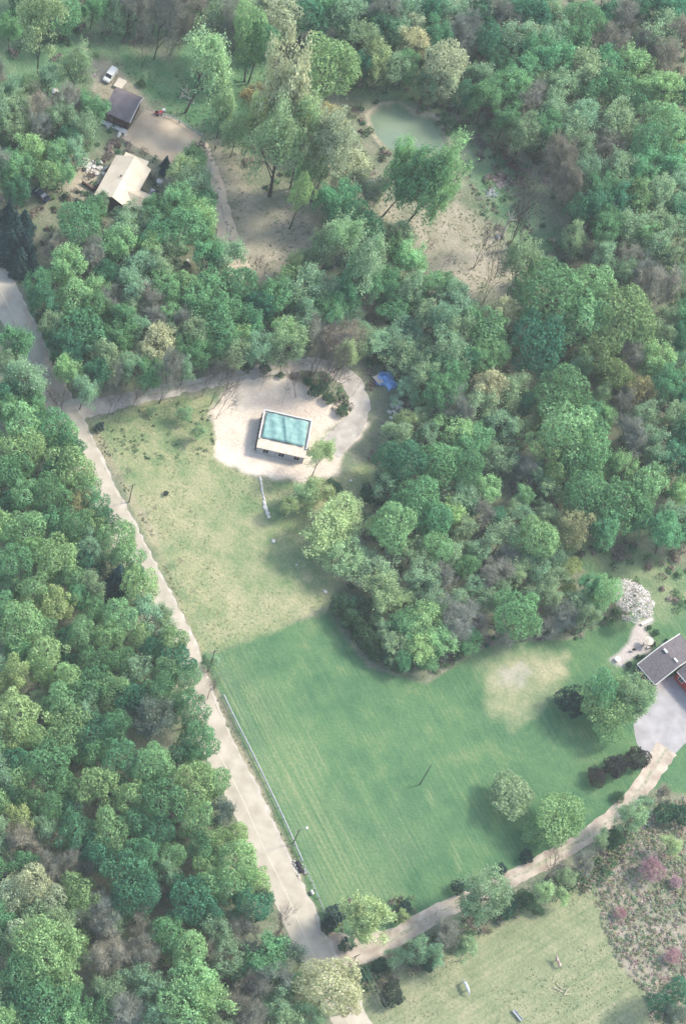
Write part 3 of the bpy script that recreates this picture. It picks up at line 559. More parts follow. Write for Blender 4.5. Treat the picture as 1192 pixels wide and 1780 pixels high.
((760, 780, 2.759), """120,220,78,M 240,200,68,L 410,220,50,L 60,320,76,L 150,275,58,D 40,100,58,M 130,100,88,M 310,60,78,M 430,100,58,B 540,200,58,B 540,330,58,B 480,430,98,L 300,440,86,G 100,380,58,L 20,480,50,L 160,590,60,L 390,600,58,G 280,600,68,B 560,620,66,G
480,580,66,G 380,790,98,M 230,740,68,G 60,720,76,B 540,700,66,G 640,570,45,Y 625,680,36,Y 730,660,56,M 800,700,66,L 670,740,66,M 610,790,56,B 720,820,56,G 100,860,66,B 160,930,50,M 660,390,76,O 940,725,98,W 1130,320,68,G 1100,420,76,M 1145,520,76,D
1150,80,76,D 1080,60,66,G 640,80,70,M 1170,230,60,L 720,220,100,M 880,250,122,M 1020,190,80,L 820,370,80,M 960,340,66,M 870,110,66,L 740,110,60,M 480,120,50,G 560,120,55,L 400,330,60,G 200,500,60,G 330,520,60,B 440,520,60,B 220,850,55,B 320,900,45,B
440,880,50,G 540,860,45,B 130,480,45,B 170,660,50,G 300,680,50,G 1180,430,50,M 460,690,55,B 560,520,55,G 300,340,50,D 350,300,50,D 620,470,40,S 1060,340,55,G"""),
((760, 1180, 2.759), """640,110,78,E 830,110,128,L 950,80,90,S 790,60,80,M 820,255,76,L 955,380,62,X 850,420,60,X 765,470,50,X 870,565,28,H 355,560,105,Q 575,665,108,L 485,740,70,L 640,700,66,L 425,855,38,E 308,915,28,E 100,1000,42,E
250,1030,100,G 170,1110,76,G 330,1090,60,H 50,1230,66,B 130,1250,50,H 940,665,66,S 1090,640,60,H 1160,650,60,H 1035,920,58,K 875,1120,32,K 1135,1330,38,K 1145,975,28,K 430,1060,50,H 500,1030,55,S 590,1040,40,S 850,760,50,H 1110,800,50,S 1070,1560,60,D 1150,1500,60,D 1130,1610,60,N
780,760,40,G 1000,600,40,G 560,880,55,T 700,880,45,B 1080,560,40,B 620,960,45,B 480,1110,35,H"""),
((350, 1180, 2.536), """590,1035,52,E 560,1090,34,E 750,1050,105,S 690,1120,50,S 900,1005,34,E 890,1050,30,S 840,1390,60,J 720,1300,40,H 790,1260,38,H 860,1230,44,G 950,1200,50,G 1080,1150,50,B 1030,1220,50,G 1130,1130,60,H 690,1290,26,H 640,1170,40,H 1170,1200,50,G 1000,1260,36,H"""),
((350, 780, 2.536), """610,690,44,H 660,740,54,H 710,700,54,H 650,690,44,H 760,760,50,H 780,830,50,H 760,890,44,H 690,790,52,H 730,840,54,H 740,770,38,H 770,880,40,H 810,920,38,H 860,960,34,H 40,930,34,G 30,980,26,T 570,150,22,H 600,170,24,H"""),
((0, 760, 2.649), """590,155,18,T 765,258,14,E 710,325,16,T 760,430,14,T 830,570,18,T 880,710,18,T 470,10,28,E 380,-40,1,T"""),
((1040, 1070, 7.84), """740,395,44,E 530,560,32,E 410,670,50,E 920,335,28,E 485,770,18,E 780,230,50,H 690,160,40,H 600,560,34,H 960,350,20,E"""),
((0, 0, 2.838), """820,800,26,C 805,840,22,C 320,970,16,E 390,1003,26,E 700,410,20,H"""),
((0, 380, 2.649), """560,930,60,G 650,1000,70,G 740,960,75,G 850,900,75,G 910,990,75,G 800,1040,60,G 460,960,26,E 480,1000,20,H 700,880,40,S 960,890,45,G 960,960,40,G"""),
((350, 380, 2.536), """500,760,34,H 560,790,30,H 640,800,34,H 620,850,28,H 470,720,26,H 540,740,30,H 350,690,18,H 200,650,30,H 280,660,30,H"""),
]
KIND['N'] = ('sparse', 'grey_leafing_tree', 'half-leafed tree', 'dull blue-grey tree', (.15, .20, .15))
KIND['V'] = ('dense', 'broadleaf_tree', 'broadleaf tree', 'spreading olive-green tree', (.19, .275, .12))
KIND['Q'] = ('ball', 'rounded_tree', 'round-crowned tree', 'smooth round pale grey-green tree', (.30, .40, .22))
KIND['J'] = ('ball', 'round_shrub', 'shrub', 'dark brown-green round shrub', (.055, .07, .05))
# trees whose foot shows: foot, crown centre, radius (photo pixels), kind
FOOTED = [
    ((65, 141), (78, 50), 46, 'S'), ((123, 169), (140, 112), 30, 'G'), ((268, 103), (282, 38), 32, 'B'), ((247, 118), (252, 70), 18, 'T'), ((296, 96), (314, 50), 22, 'B'),
    ((380, 97), (397, 40), 36, 'G'), ((322, 196), (350, 115), 42, 'S'), ((425, 142), (434, 64), 32, 'L'), ((431, 146), (452, 80), 28, 'M'), ((380, 107), (392, 52), 30, 'B'),
    ((377, 240), (387, 190), 22, 'S'), ((400, 274), (412, 225), 24, 'S'), ((425, 268), (447, 205), 28, 'S'), ((467, 342), (486, 250), 42, 'S'), ((470, 342), (498, 172), 40, 'p'), ((504, 328), (528, 238), 34, 'S'), ((508, 330), (545, 275), 28, 'S'),
    ((541, 350), (572, 262), 30, 'p'), ((503, 398), (525, 335), 22, 'L'), ((653, 353), (688, 284), 22, 'l'), ((664, 377), (716, 312), 34, 'm'), ((698, 398), (734, 335), 36, 'm'), ((700, 398), (764, 306), 34, 'l'),
    ((881, 436), (920, 345), 34, 'T'), ((884, 437), (902, 370), 22, 'T'), ((822, 467), (848, 418), 20, 'T'), ((842, 500), (866, 440), 20, 'T'), ((880, 516), (906, 455), 28, 'G'), ((838, 528), (860, 470), 20, 'T'),
    ((551, 480), (570, 428), 26, 'G'), ((553, 478), (590, 420), 30, 'S'), ((445, 487), (450, 462), 12, 'T'), ((455, 490), (462, 470), 10, 'T'), ((618, 542), (640, 470), 34, 'G'), ((726, 455), (742, 430), 14, 'T'), ((764, 473), (776, 450), 12, 'T'), ((500, 492), (512, 460), 16, 'S'),
    ((277, 701), (292, 648), 24, 'B'), ((281, 696), (300, 660), 16, 'T'), ((366, 704), (390, 655), 18, 'T'), ((371, 710), (398, 672), 16, 'T'), ((376, 728), (395, 690), 18, 'T'), ((381, 722), (405, 700), 12, 'T'), ((350, 690), (366, 655), 12, 'T'), ((300, 706), (312, 680), 10, 'T'),
    ((186, 726), (198, 695), 18, 'T'), ((196, 720), (210, 690), 16, 'T'), ((205, 735), (216, 705), 14, 'T'), ((231, 708), (240, 684), 12, 'T'),
    ((452, 680), (461, 655), 11, 'T'), ((514, 692), (508, 655), 14, 'T'), ((487, 656), (492, 630), 12, 'T'), ((540, 655), (562, 600), 30, 'T'), ((545, 652), (575, 598), 26, 'T'), ((555, 668), (585, 615), 26, 'T'), ((562, 680), (590, 632), 24, 'T'), ((578, 662), (598, 625), 20, 'S'), ((550, 690), (570, 650), 20, 'T'), ((612, 688), (630, 662), 12, 'T'), ((573, 690), (592, 658), 18, 'T'), ((534, 662), (545, 630), 18, 'T'),
    ((541, 830), (556, 795), 22, 'S'), ((537, 868), (555, 852), 26, 'S'), ((620, 575), (640, 540), 26, 'T'), ((110, 726), (106, 695), 18, 'T'), ((103, 722), (96, 690), 14, 'T'), ((490, 700), (497, 680), 9, 'T'), ((945, 1530), (962, 1500), 20, 'T'), ((752, 600), (770, 560), 26, 'G'), ((1000, 340), (1018, 300), 22, 'G'),
    ((360, 1216), (368, 1192), 12, 'T'), ((480, 1630), (495, 1600), 16, 'T'), ((462, 1590), (452, 1560), 14, 'T'),
]
# ------------------------------------------------------------------ planting
trees = []                                            # records for the labels
LOWKINDS = set('EXHKJ')
OPEN = [Z_FIELD, Z_LAWN, Z_PASTURE]
def plant(code, base, R, H, tilt=(0, 0), px=None, sun=None, flat=1.0):
    shape, name, cat, look, col = KIND[code]
    tr, cr = random.choice(LIB[shape])
    o = thing(name, None, cat, (base[0], base[1], 0), 0)
    rz = random.uniform(0, 6.28)
    o.rotation_euler = (Matrix.Rotation(tilt[1], 3, 'Y') @ Matrix.Rotation(tilt[0], 3, 'X') @ Matrix.Rotation(rz, 3, 'Z')).to_euler()
    if code in 'WQXJ': o.scale = (R * random.uniform(1.0, 1.08), R, H)
    else: o.scale = (R * random.uniform(.86, 1.14), R * random.uniform(.86, 1.14), H * random.uniform(.95, 1.08))
    a = link('trunk', tr, o); b_ = link('crown' if shape not in ('bare', 'stem') else 'twigs', cr, o)
    j = random.uniform(.86, 1.16); h = random.uniform(-.10, .10)
    b_.color = (col[0] * j * (1 + h), col[1] * j, col[2] * j * (1 - h * .6), 1)
    trees.append(dict(o=o, code=code, look=look, px=px, R=R, H=H))
    return o
def height_for(code, R, px):
    if code in 'XJ': return 1.7 * R
    if code in 'EHK': return 1.75 * R
    if code == 'C': return 3.4 * R
    return 5.5 + 1.95 * R if R > 2.2 else 3.2 * R
CENTER = {'dense': .63, 'ball': .5, 'sparse': .62, 'soft': .62, 'bare': .62, 'stem': .6, 'conifer': .42}
seen = []
CLEARP = [[(640, 165), (740, 180), (800, 222), (850, 248), (900, 258), (950, 320), (985, 400), (900, 480), (790, 480), (720, 400), (800, 330), (780, 270), (640, 262)],
          [(1000, 945), (1110, 940), (1200, 1005), (1200, 1090), (1130, 1060), (1060, 1015)]]
CLEAR = [(470, 642, 12), (520, 636, 12), (400, 655, 10), (590, 640, 12), (669, 661, 30), (690, 708, 16), (667, 738, 10), (320, 461, 12), (214, 310, 50), (262, 345, 14), (214, 185, 40), (196, 138, 18), (735, 228, 34), (690, 215, 26), (373, 257, 14), (810, 395, 45), (870, 440, 30), (870, 312, 24), (876, 385, 22), (72, 343, 14), (1080, 975, 40), (1140, 1010, 30), (276, 200, 10), (600, 152, 8),
         (500, 112, 18), (430, 300, 26), (490, 440, 30), (300, 240, 44), (145, 305, 20), (255, 285, 20), (885, 280, 22), (600, 700, 26), (1120, 1120, 22)]
GAP = np.array([(700, 20), (783, 20), (858, 26), (937, 10), (975, 10), (1050, 16), (1100, 9), (1180, 9), (1223, 14), (1278, 18), (1353, 42), (1472, 48), (1600, 48), (1660, 46), (1720, 12), (1800, 10)])
RRX = np.array(ROAD_R); DRX, DRY = [q[0] for q in DRIVE[:9]], [q[1] for q in DRIVE[:9]]
def put(cx, cy, rp, code):
    rx = np.interp(cy, RRX[:, 1], RRX[:, 0]); left = cy > 735 and cx < rx
    if left and 735 < cy < 1690 and code not in 'TEH':
        cx = min([cx] + [np.interp(cy + k * rp, RRX[:, 1], RRX[:, 0]) - np.interp(cy + k * rp, GAP[:, 0], GAP[:, 1]) - rp * 1.1 * math.sqrt(1 - k * k) for k in (-.7, 0, .7)])
    if not left and rp < 31 and code in 'DMLPO' and cy < 1150 and random.random() < .82: code = code.lower()
    if left and cy > 1540 and code in 'ML' and random.random() < .5: code = code.lower()
    if code not in 'ETHCW' and rp > 12:
        for pl in CLEARP:
            if sdist(np.array([float(cx)]), np.array([float(cy)]), pl)[0] > -rp * .8: return
    if left and code == 'M' and random.random() < .28: code = 'L'
    if code == 'B' and not left and random.random() < .4: code = 'G'
    if 160 < cx < 372 and 690 < cy < 800:
        if code in 'H' or random.random() < .45: return
        if code in 'GS': code = 'S'; rp *= .6
    if 610 < cx < 1010 and 640 < cy < 1110 and code in 'lmd' and rp < 31 and random.random() < .62: code = 'G'
    if not left and rp > 12 and code not in 'TEH':
        if 128 < cx < 560 and 560 < cy < 705: cy = min(cy, np.interp(cx, DRX, DRY) - 13 - rp * .95)
        if 555 < cx < 650 and 560 < cy < 655: cy = min(cy, 618 - rp * .8)
        if 600 < cx < 720 and 640 < cy < 790: cx = max(cx, 652 + rp)
        if cx > 55 and 470 < cy < 700 and cx < 180: cx = max(cx, np.interp(cy, RRX[:, 1], RRX[:, 0]) + 3 + rp)
        if cx <= 100 and 585 < cy < 740: cx = min(cx, np.interp(cy, [600, 640, 690, 740], [48, 74, 92, 118]) - rp)
    for (qx, qy, qr) in CLEAR:
        if rp > 8 and math.hypot(cx - qx, cy - qy) < rp * .85 + qr * .8 and code not in 'ET' and rp > 12:
            d = math.hypot(cx - qx, cy - qy) + .01; k = rp * .85 + qr * .8
            if d < qr: return
            cx, cy = qx + (cx - qx) / d * k, qy + (cy - qy) / d * k
    for (qx, qy, qr) in seen:
        if math.hypot(cx - qx, cy - qy) < .80 * min(rp, qr): return
    s = ppm(cx, cy); R = rp / s * (1.06 if code in 'DMLYPOGBdmlpo' else 1)
    onlawn = 640 < cx and 1150 < cy < 1500 or (820 < cx < 1010 and cy > 1330)
    H = height_for(code, R, (cx, cy))
    if code == 'Q': H = 1.75 * R; R *= 1.06
    if code == 'L' and onlawn: H = 1.9 * R
    if 640 < cx < 1010 and 720 < cy < 1110 and code in 'GBSmld': H *= .72
    if 590 < cx < 730 and 520 < cy < 720 and code not in 'EHT': H *= .6
    if 520 < cx < 660 and 790 < cy < 1020 and code in 'GSBml': H *= .65
    if code == 'W': H = 1.9 * R
    if 560 < cx < 840 and 1040 < cy < 1160: H = 1.55 * R + 2
    if code in 'GS' and 180 < cx < 370 and 690 < cy < 800: H = 2.2 * R; R *= .9
    z = H * CENTER[KIND[code][0]]
    p = P(cx, cy, z); seen.append((cx, cy, rp))
    plant(code, p, R, H, px=(cx, cy))
for (fx, fy), (cx, cy), rp, code in FOOTED:
    b0 = P(fx, fy); s = ppm(fx, fy); R = rp / s; best = None
    for h in np.arange(1.0, 24, .1):
        q = P(cx, cy, h); d = math.hypot(q[0] - b0[0], q[1] - b0[1])
        if best is None or d < best[0]: best = (d, h, q)
    d, h, q = best; H = h / CENTER[KIND[code][0]]
    L = math.hypot(h, d); k = min(1, 0.35 * h / (d + 1e-6)); dx, dy = (q[0] - b0[0]) * k, (q[1] - b0[1]) * k
    if code not in 'T': H = max(H, 5)
    # lean the whole tree the way its stem leans
    o = plant(code, b0, R, H, px=(cx, cy)); rz = random.uniform(0, 6.28)
    ax = Vector((0, 0, 1)).rotation_difference(Vector((dx, dy, h)).normalized())
    o.rotation_euler = (ax.to_matrix() @ Matrix.Rotation(rz, 3, 'Z')).to_euler()
    seen.append((cx, cy, rp)); trees[-1]['foot'] = (fx, fy)
ENT = []
for (ox, oy, s), txt in LISTS:
    for it in txt.split():
        a = it.split(','); x, y, r_, c = float(a[0]), float(a[1]), float(a[2]), a[3]
        if r_ > 5: ENT.append((ox + x / s, oy + y / s, r_ / s, c))
ENT.sort(key=lambda e: (e[3] not in 'YPOVWQNXJKEC', e[2] < 34, -e[2] if e[2] >= 34 else 0))
for e in ENT: put(*e)
# woods filled in between the trees read off the photo
FILL = [
    ([(-30, 735), (150, 740), (205, 900), (255, 1010), (300, 1090), (330, 1200), (360, 1300), (430, 1420), (470, 1540), (520, 1620), (520, 1700), (560, 1800), (-30, 1800)], 'MGLG', 33),
    ([(500, -20), (1220, -20), (1220, 930), (1100, 900), (960, 920), (960, 780), (880, 560), (1000, 450), (960, 330), (860, 200), (760, 150), (640, 110), (540, 60)], 'BGmGlB', 29),
    ([(560, 560), (900, 520), (960, 800), (960, 930), (1010, 1010), (1020, 1080), (830, 1110), (740, 1000), (690, 850), (660, 720), (640, 600)], 'GBmSG', 26),
    ([(80, 420), (370, 430), (620, 460), (640, 560), (540, 590), (430, 620), (200, 680), (130, 640), (80, 520)], 'mGlBm', 27),
    ([(-20, 120), (110, 150), (180, 260), (120, 330), (60, 380), (-20, 330)], 'GBmG', 27),
    ([(-20, -20), (560, -20), (530, 20), (-20, 30)], 'BGm', 30),
]
r = np.random.RandomState(77)
for poly, codes, rp in FILL:
    xs = [p[0] for p in poly]; ys = [p[1] for p in poly]; C = []
    yy = min(ys)
    while yy < max(ys):
        xx = min(xs) + r.uniform(0, rp)
        while xx < max(xs): C.append((xx + r.uniform(-8, 8), yy + r.uniform(-8, 8))); xx += rp * 1.25
        yy += rp * 1.1
    d = sdist(np.array([c[0] for c in C]), np.array([c[1] for c in C]), poly)
    for (x, y), dd in zip(C, d):
        if dd < 0 or not (-25 < x < 1215 and -25 < y < 1800): continue
        if min(math.hypot(x - q[0], y - q[1]) / q[2] for q in seen if abs(q[0] - x) < 90 and abs(q[1] - y) < 90 or True) < 1.2: continue
        put(x, y, rp * r.uniform(.75, 1.05), codes[r.randint(len(codes))])
# ------------------------------------------------------------------ buildings
mc = {
    'plywood': mat('plywood', (.43, .365, .285), col2=(.53, .46, .37), scale=1.2),
    'block': mat('grey_block', (.30, .29, .30), col2=(.40, .385, .39), scale=2.5, bump=.4),
    'dark': mat('dark_opening', (.030, .024, .030)), 'white': mat('white_paint', (.47, .455, .425), var=.06),
    'cream_roof': mat('cream_roof', (.52, .435, .325), col2=(.63, .54, .42), scale=.35), 'brownwall': mat('dark_brown_siding', (.11, .06, .05), scale=2),
    'tan_roof': mat('tan_deck_boards', (.46, .385, .28), scale=1), 'barn_roof': mat('purple_grey_metal_roof', (.12, .10, .105), col2=(.18, .15, .155), scale=.5, rough=.6),
    'rust': mat('rust_band', (.22, .14, .13), scale=2), 'shingle': mat('grey_shingles', (.085, .075, .078), col2=(.13, .115, .118), scale=2.2, bump=.3),
    'red': mat('red_siding', (.36, .035, .04), col2=(.44, .05, .05), scale=2), 'brick': mat('red_brick', (.30, .10, .07), scale=3),
    'glass': mat('window_glass', (.05, .06, .07), rough=.15, spec=.6), 'grey': mat('weathered_boards', (.36, .36, .36), col2=(.48, .48, .47), scale=2),
    'metal': mat('grey_metal', (.32, .34, .36), rough=.5), 'conc': mat('concrete', (.50, .47, .44), scale=1.5), 'rubber': mat('black_rubber', (.03, .03, .03)),
    'creos': mat('pole_wood', (.085, .07, .055), scale=3), 'redp': mat('red_machine_paint', (.42, .04, .04), rough=.5), 'blue': mat('blue_tarp', (.10, .22, .50), col2=(.26, .42, .72), scale=.9, rough=.5),
    'cyan': mat('pale_blue_tarp', (.125, .245, .225), col2=(.23, .355, .325), scale=.9, rough=.75, detail=6), 'stone': mat('pale_stone', (.52, .49, .44), scale=2, bump=.4),
    'stonegrey': mat('grey_stone', (.36, .34, .31), scale=2, bump=.4), 'lumber': mat('lumber', (.50, .43, .34), scale=3), 'pinkwood': mat('cut_logs', (.36, .28, .27), scale=2, var=.3),
    'carw': mat('white_car_paint', (.60, .59, .53), rough=.35, var=.03, spec=.5), 'card': mat('dark_blue_car_paint', (.030, .04, .06), rough=.3, var=.03, spec=.5),
    'hidew': mat('white_hide', (.68, .66, .63), scale=3), 'hideb': mat('brown_and_white_hide', (.22, .12, .10), col2=(.62, .56, .50), scale=1.1), 'hideg': mat('grey_dapple_hide', (.34, .35, .37), col2=(.58, .58, .60), scale=2.0),
    'skin': mat('skin', (.45, .30, .23)), 'cloth': mat('dark_red_brown_cloth', (.07, .03, .03)), 'denim': mat('dark_trousers', (.035, .04, .06)), 'hair': mat('hair', (.05, .035, .025)),
    'wire': mat('power_line_metal', (.42, .42, .43)), 'grass': mat('rail_weeds', (.05, .11, .055)),
}
def rect(pts, z):
    """best upright rectangle through four photo points at height z -> centre, yaw, length (first side), width"""
    q = np.array([P(x, y, z)[:2] for x, y in pts]); c = q.mean(0); u = (q[1] - q[0]) + (q[2] - q[3]); v = (q[3] - q[0]) + (q[2] - q[1])
    a = math.atan2(u[1], u[0]); b_ = math.atan2(v[1], v[0]) ; s = 1 if math.sin(b_ - a) > 0 else -1
    b_ -= s * math.pi / 2; d = (b_ - a + math.pi) % (2 * math.pi) - math.pi; a += d / 2
    return c, a, np.linalg.norm(u) / 2, np.linalg.norm(v) / 2, s
def box_shell(m, L, Wd, z0, z1):
    m.box((0, 0, (z0 + z1) / 2), (L, Wd, z1 - z0)); return m
def gable(L, Wd, z, rise, over=.35, th=.14, ridge=0.0):
    """two slabs, ridge along x at y=ridge"""
    l = L / 2 + over; w = Wd / 2 + over; s = rise / (Wd / 2); e = z - s * over
    m = MB(); m.slab([(-l, -w, e), (l, -w, e), (l, ridge, z + rise), (-l, ridge, z + rise)], th); m.slab([(-l, ridge, z + rise + .002), (l, ridge, z + rise + .002), (l, w, e), (-l, w, e)], th); return m
def gable_walls(L, Wd, z, rise, ridge=0.0):
    m = MB(); l, w = L / 2, Wd / 2; r1 = z + rise - .16; z2 = z - .03
    V = [(x, y, h) for x in (-l, l) for y, h in ((-w, 0), (w, 0), (w, z2), (ridge, r1), (-w, z2))]
    return m.add(V, [(0, 1, 2, 3, 4), (9, 8, 7, 6, 5), (0, 5, 6, 1), (1, 6, 7, 2), (2, 7, 8, 3), (3, 8, 9, 4), (4, 9, 5, 0)])
def window(parent, c, rz, w, h, frame=True, panes=2, gm='glass', fm='white'):
    """c on the wall face; rz = outward direction"""
    n = np.array([math.cos(rz), math.sin(rz), 0]); t = np.array([-n[1], n[0], 0]); c = np.array(c, float)
    g = MB().box((0, 0, 0), (.06, w, h)); f = g.build('window', mc[gm], parent, loc=tuple(c + n * .02)); f.rotation_euler = (0, 0, rz)
    if frame:
        m = MB(); k = .12
        for s in (-1, 1): m.box((.035, s * (w / 2 + k / 2), 0), (.1, k, h + 2 * k)); m.box((.035, 0, s * (h / 2 + k / 2)), (.1, w, k))
        for i in range(1, panes): m.box((.05, -w / 2 + w * i / panes, 0), (.05, .06, h))
        m.build('frame', mc[fm], f)
    return f
# 1. the house under construction
c, a, L, Wd, s = rect([(459, 713), (543, 731.6), (531, 797), (445.5, 777)], 2.7)
# local x runs along the front, local y away from the front when s<0
h1 = thing('unfinished_house', 'unfinished grey block house with plywood deck in the pale sand clearing', 'house', (c[0], c[1], 0), a)
fy = 1 if s > 0 else -1                     # side of the front (nearest the viewer)
m = MB(); box_shell(m, L - .5, Wd - .5, -.1, 2.45); m.build('foundation_wall', mc['block'], h1)
m = MB().box((0, 0, 2.58), (L, Wd, .24)); m.build('floor_deck', mc['plywood'], h1)
for k, u in enumerate((-.30, .02, .33)):
    w_ = window(h1, (u * L, fy * (Wd / 2 - .25), 1.55), fy * math.pi / 2, 1.15, 1.35, gm='dark', fm='grey')
m = MB()
for sx in (-1, 1): m.box((sx * (L / 2 - .16), -fy * 1.0, 2.95), (.30, Wd - 2.2, .48))
m.box((0, -fy * (Wd / 2 - .16), 2.95), (L - .66, .30, .48)); m.build('top_plate', mc['white'], h1)
m = MB()
for i in range(4): m.box((L / 2 + .3 + i * .3, fy * .6, 1.1 - i * .24), (.3, 2.6, 2.2 - i * .48))
m.build('steps', mc['plywood'], h1)
m = MB(); rr = random.Random(4)
for i in range(9): m.box((-L / 2 - .12, -fy * (Wd / 2 - .7 - i * 1.0), 1.2), (.2, .14, 2.3))
m.build('wall_stud', mc['brownwall'], h1)
# the tarpaulin over the main floor
c2, a2, L2, W2, s2 = rect([(463, 716), (537, 732), (529, 776), (455.5, 758.5)], 3.25)
n1, n2 = 60, 46; X, Y = np.meshgrid(np.linspace(-L2 / 2, L2 / 2, n1), np.linspace(-W2 / 2, W2 / 2, n2))
Zt = 3.36 + .13 * np.sin(X * 2.1 + 1.4 * np.sin(Y * .7)) + .09 * np.sin(Y * 1.7 - X * .9) + .2 * np.exp(-((X + .25 * Y) / .35) ** 2) + .07 * np.exp(-((X - 1.8 - .15 * Y) / .25) ** 2) + vnoise(X + 50, Y + 50, .6, 9) * .05
edge = np.minimum(np.minimum(X + L2 / 2, L2 / 2 - X), np.minimum(Y + W2 / 2, W2 / 2 - Y)); Zt = Zt - .32 * np.clip(1 - edge / .25, 0, 1)
V = np.stack([X, Y, Zt], -1).reshape(-1, 3); ix = np.arange(n1 * n2).reshape(n2, n1)
Q = np.stack([ix[:-1, :-1], ix[:-1, 1:], ix[1:, 1:], ix[1:, :-1]], -1).reshape(-1, 4)
tp_ = link('tarpaulin', mesh_np('tarpaulin', V, Q, mc['cyan'], smooth=True)); tp_.location = (c2[0], c2[1], 0); tp_.rotation_euler = (0, 0, a2)
tag(tp_, 'wrinkled pale turquoise tarpaulin stretched over the unfinished block house', 'tarpaulin')
# 2. cream-roofed house
zx = lambda x, y: (100 + x / 5.418, 100 + y / 5.418)
c, a, L, Wd, s = rect([zx(335, 1295), zx(670, 1425), zx(895, 1050), zx(560, 920)], 3.0)     # first side = gable front
h2 = thing('cream_roofed_house', 'house with broad plain cream roof and dark brown gable wall', 'house', (c[0], c[1], 0), a + math.pi / 2)
# local x now along the ridge; front gable lies at local x = -s*Wd/2
fx = -1 if s > 0 else 1
gable_walls(Wd - 1.0, L - .9, 3.0, 1.75).build('wall', mc['brownwall'], h2)
rf = gable(Wd - .7, L - .7, 3.0, 1.9).build('roof', mc['cream_roof'], h2)
MB().tube([(0, -.6 * fx, 4.2), (0, -.6 * fx, 5.1)], .16, 8).build('vent_pipe', mc['dark'], rf)
ex = MB(); ex.slab([(-fx * (Wd / 2 - .1), -L * .36, 3.45), (-fx * (Wd / 2 + 1.5), -L * .36, 3.3), (-fx * (Wd / 2 + 1.5), L * .30, 3.3), (-fx * (Wd / 2 - .1), L * .30, 3.45)], .14)
ex.build('rear_porch_roof', mc['cream_roof'], h2)
MB().box((-fx * (Wd / 2 + .45), -L * .03, 1.5), (1.7, L * .6, 3.0)).build('rear_wall', mc['brownwall'], h2)
# wing on the right: position in world, ridge across
cw, aw, Lw, Ww, sw_ = rect([zx(640, 1330), zx(800, 1400), zx(870, 1330), zx(720, 1260)], 2.8)
wing = MB()
Mi = Matrix.Rotation(-(a + math.pi / 2), 3, 'Z'); lc = Mi @ Vector((cw[0] - c[0], cw[1] - c[1], 0))
g2 = gable(5.4, 4.6, 2.8, 1.1, over=.25); g2.v = [(-y + lc.x + 0, x + lc.y, z) for x, y, z in g2.v]
wg = g2.build('side_wing_roof', mc['tan_roof'], h2)
g3 = gable_walls(4.6, 4.2, 2.75, 1.0); g3.v = [(-y + lc.x, x + lc.y, z) for x, y, z in g3.v]; g3.build('side_wing_wall', mc['brownwall'], h2)
sgn = -1 if True else 1
for u in (-.25, 0.2): window(h2, (fx * (Wd / 2 - .5), u * L, 1.5), 0 if fx > 0 else math.pi, 1.3, 1.1)
# 3. barn with the purple-grey roof
zb = lambda x, y: (130 + x / 7.45, 90 + y / 7.45)
c, a, L, Wd, s = rect([zb(375, 765), zb(715, 925), zb(885, 605), zb(545, 465)], 3.1)
b3 = thing('barn', 'dark open-fronted barn with ribbed purple-grey metal roof beside the gravel yard', 'barn', (c[0], c[1], 0), a)
by = -1 if s > 0 else 1                     # local y direction of the front
l, w = L / 2, Wd / 2
m = MB(); prof = [(-1.0, 3.0), (-.45, 3.75), (.5, 4.6), (1.0, 3.4)]          # front -> back
for (u0, z0), (u1, z1) in zip(prof[:-1], prof[1:]):
    q = [(-l, by * -u0 * w * -1 * 1, z0)]
    y0_, y1_ = by * -u0 * w, by * -u1 * w
    m.slab([(-l, y0_, z0 + .02 * u0), (l, y0_, z0 + .02 * u0), (l, y1_, z1), (-l, y1_, z1)], .12)
roof3 = m.build('roof', mc['barn_roof'], b3)
m = MB()
for i in range(17):
    x = -l + .3 + i * (L - .6) / 16
    for (u0, z0), (u1, z1) in zip(prof[:-1], prof[1:]): m.tube([(x, by * -u0 * w, z0 + .03), (x, by * -u1 * w, z1 + .03)], .035, 4)
m.build('roof_seam', mc['barn_roof'], roof3)
m = MB()
for (u0, z0), (u1, z1) in zip(prof[:-1], prof[1:]): m.tube([(l + .05, by * -u0 * w, z0), (l + .05, by * -u1 * w, z1)], .13, 4)
m.build('rake_board', mc['white'], roof3)
m = MB().box((0, by * .25, 1.45), (L - .5, Wd - 1.3, 2.9)); m.build('wall', mc['brownwall'], b3)
V = [(x, by * -u * w * .9, z - .14) for x in (-l + .3, l - .3) for u, z in prof] ; V2 = [(x, by * -u * w * .9, 2.8) for x in (-l + .3, l - .3) for u in (-1, 1)]
m = MB().add(V[:4] + V2[:2], [(0, 1, 2, 3, 5, 4)]).add(V[4:] + V2[2:], [(0, 1, 2, 3, 5, 4)]); m.build('gable_end', mc['brownwall'], b3)
m = MB().box((-L * .27, by * (w - .32), 1.2), (L * .30, .2, 2.2)); m.build('door', mc['rust'], b3)
m = MB(); m.box((0, by * (w + .75), .45), (L * .98, 1.1, .12)); [m.box((x, by * (w + .75), .2), (.15, 1.0, .4)) for x in np.linspace(-l + .2, l - .2, 5)]
m.build('porch_deck', mc['grey'], b3)
m = MB(); [m.tube([(x, by * (w - .1), 0), (x, by * (w - .1), 2.9)], .08, 5) for x in np.linspace(-l + .3, l - .3, 5)]; m.build('porch_post', mc['brownwall'], b3)
m = MB().box((-l - .35, by * (w * .55), 1.0), (.6, Wd * .35, 2.0)); m.build('lean_to', mc['brownwall'], b3)
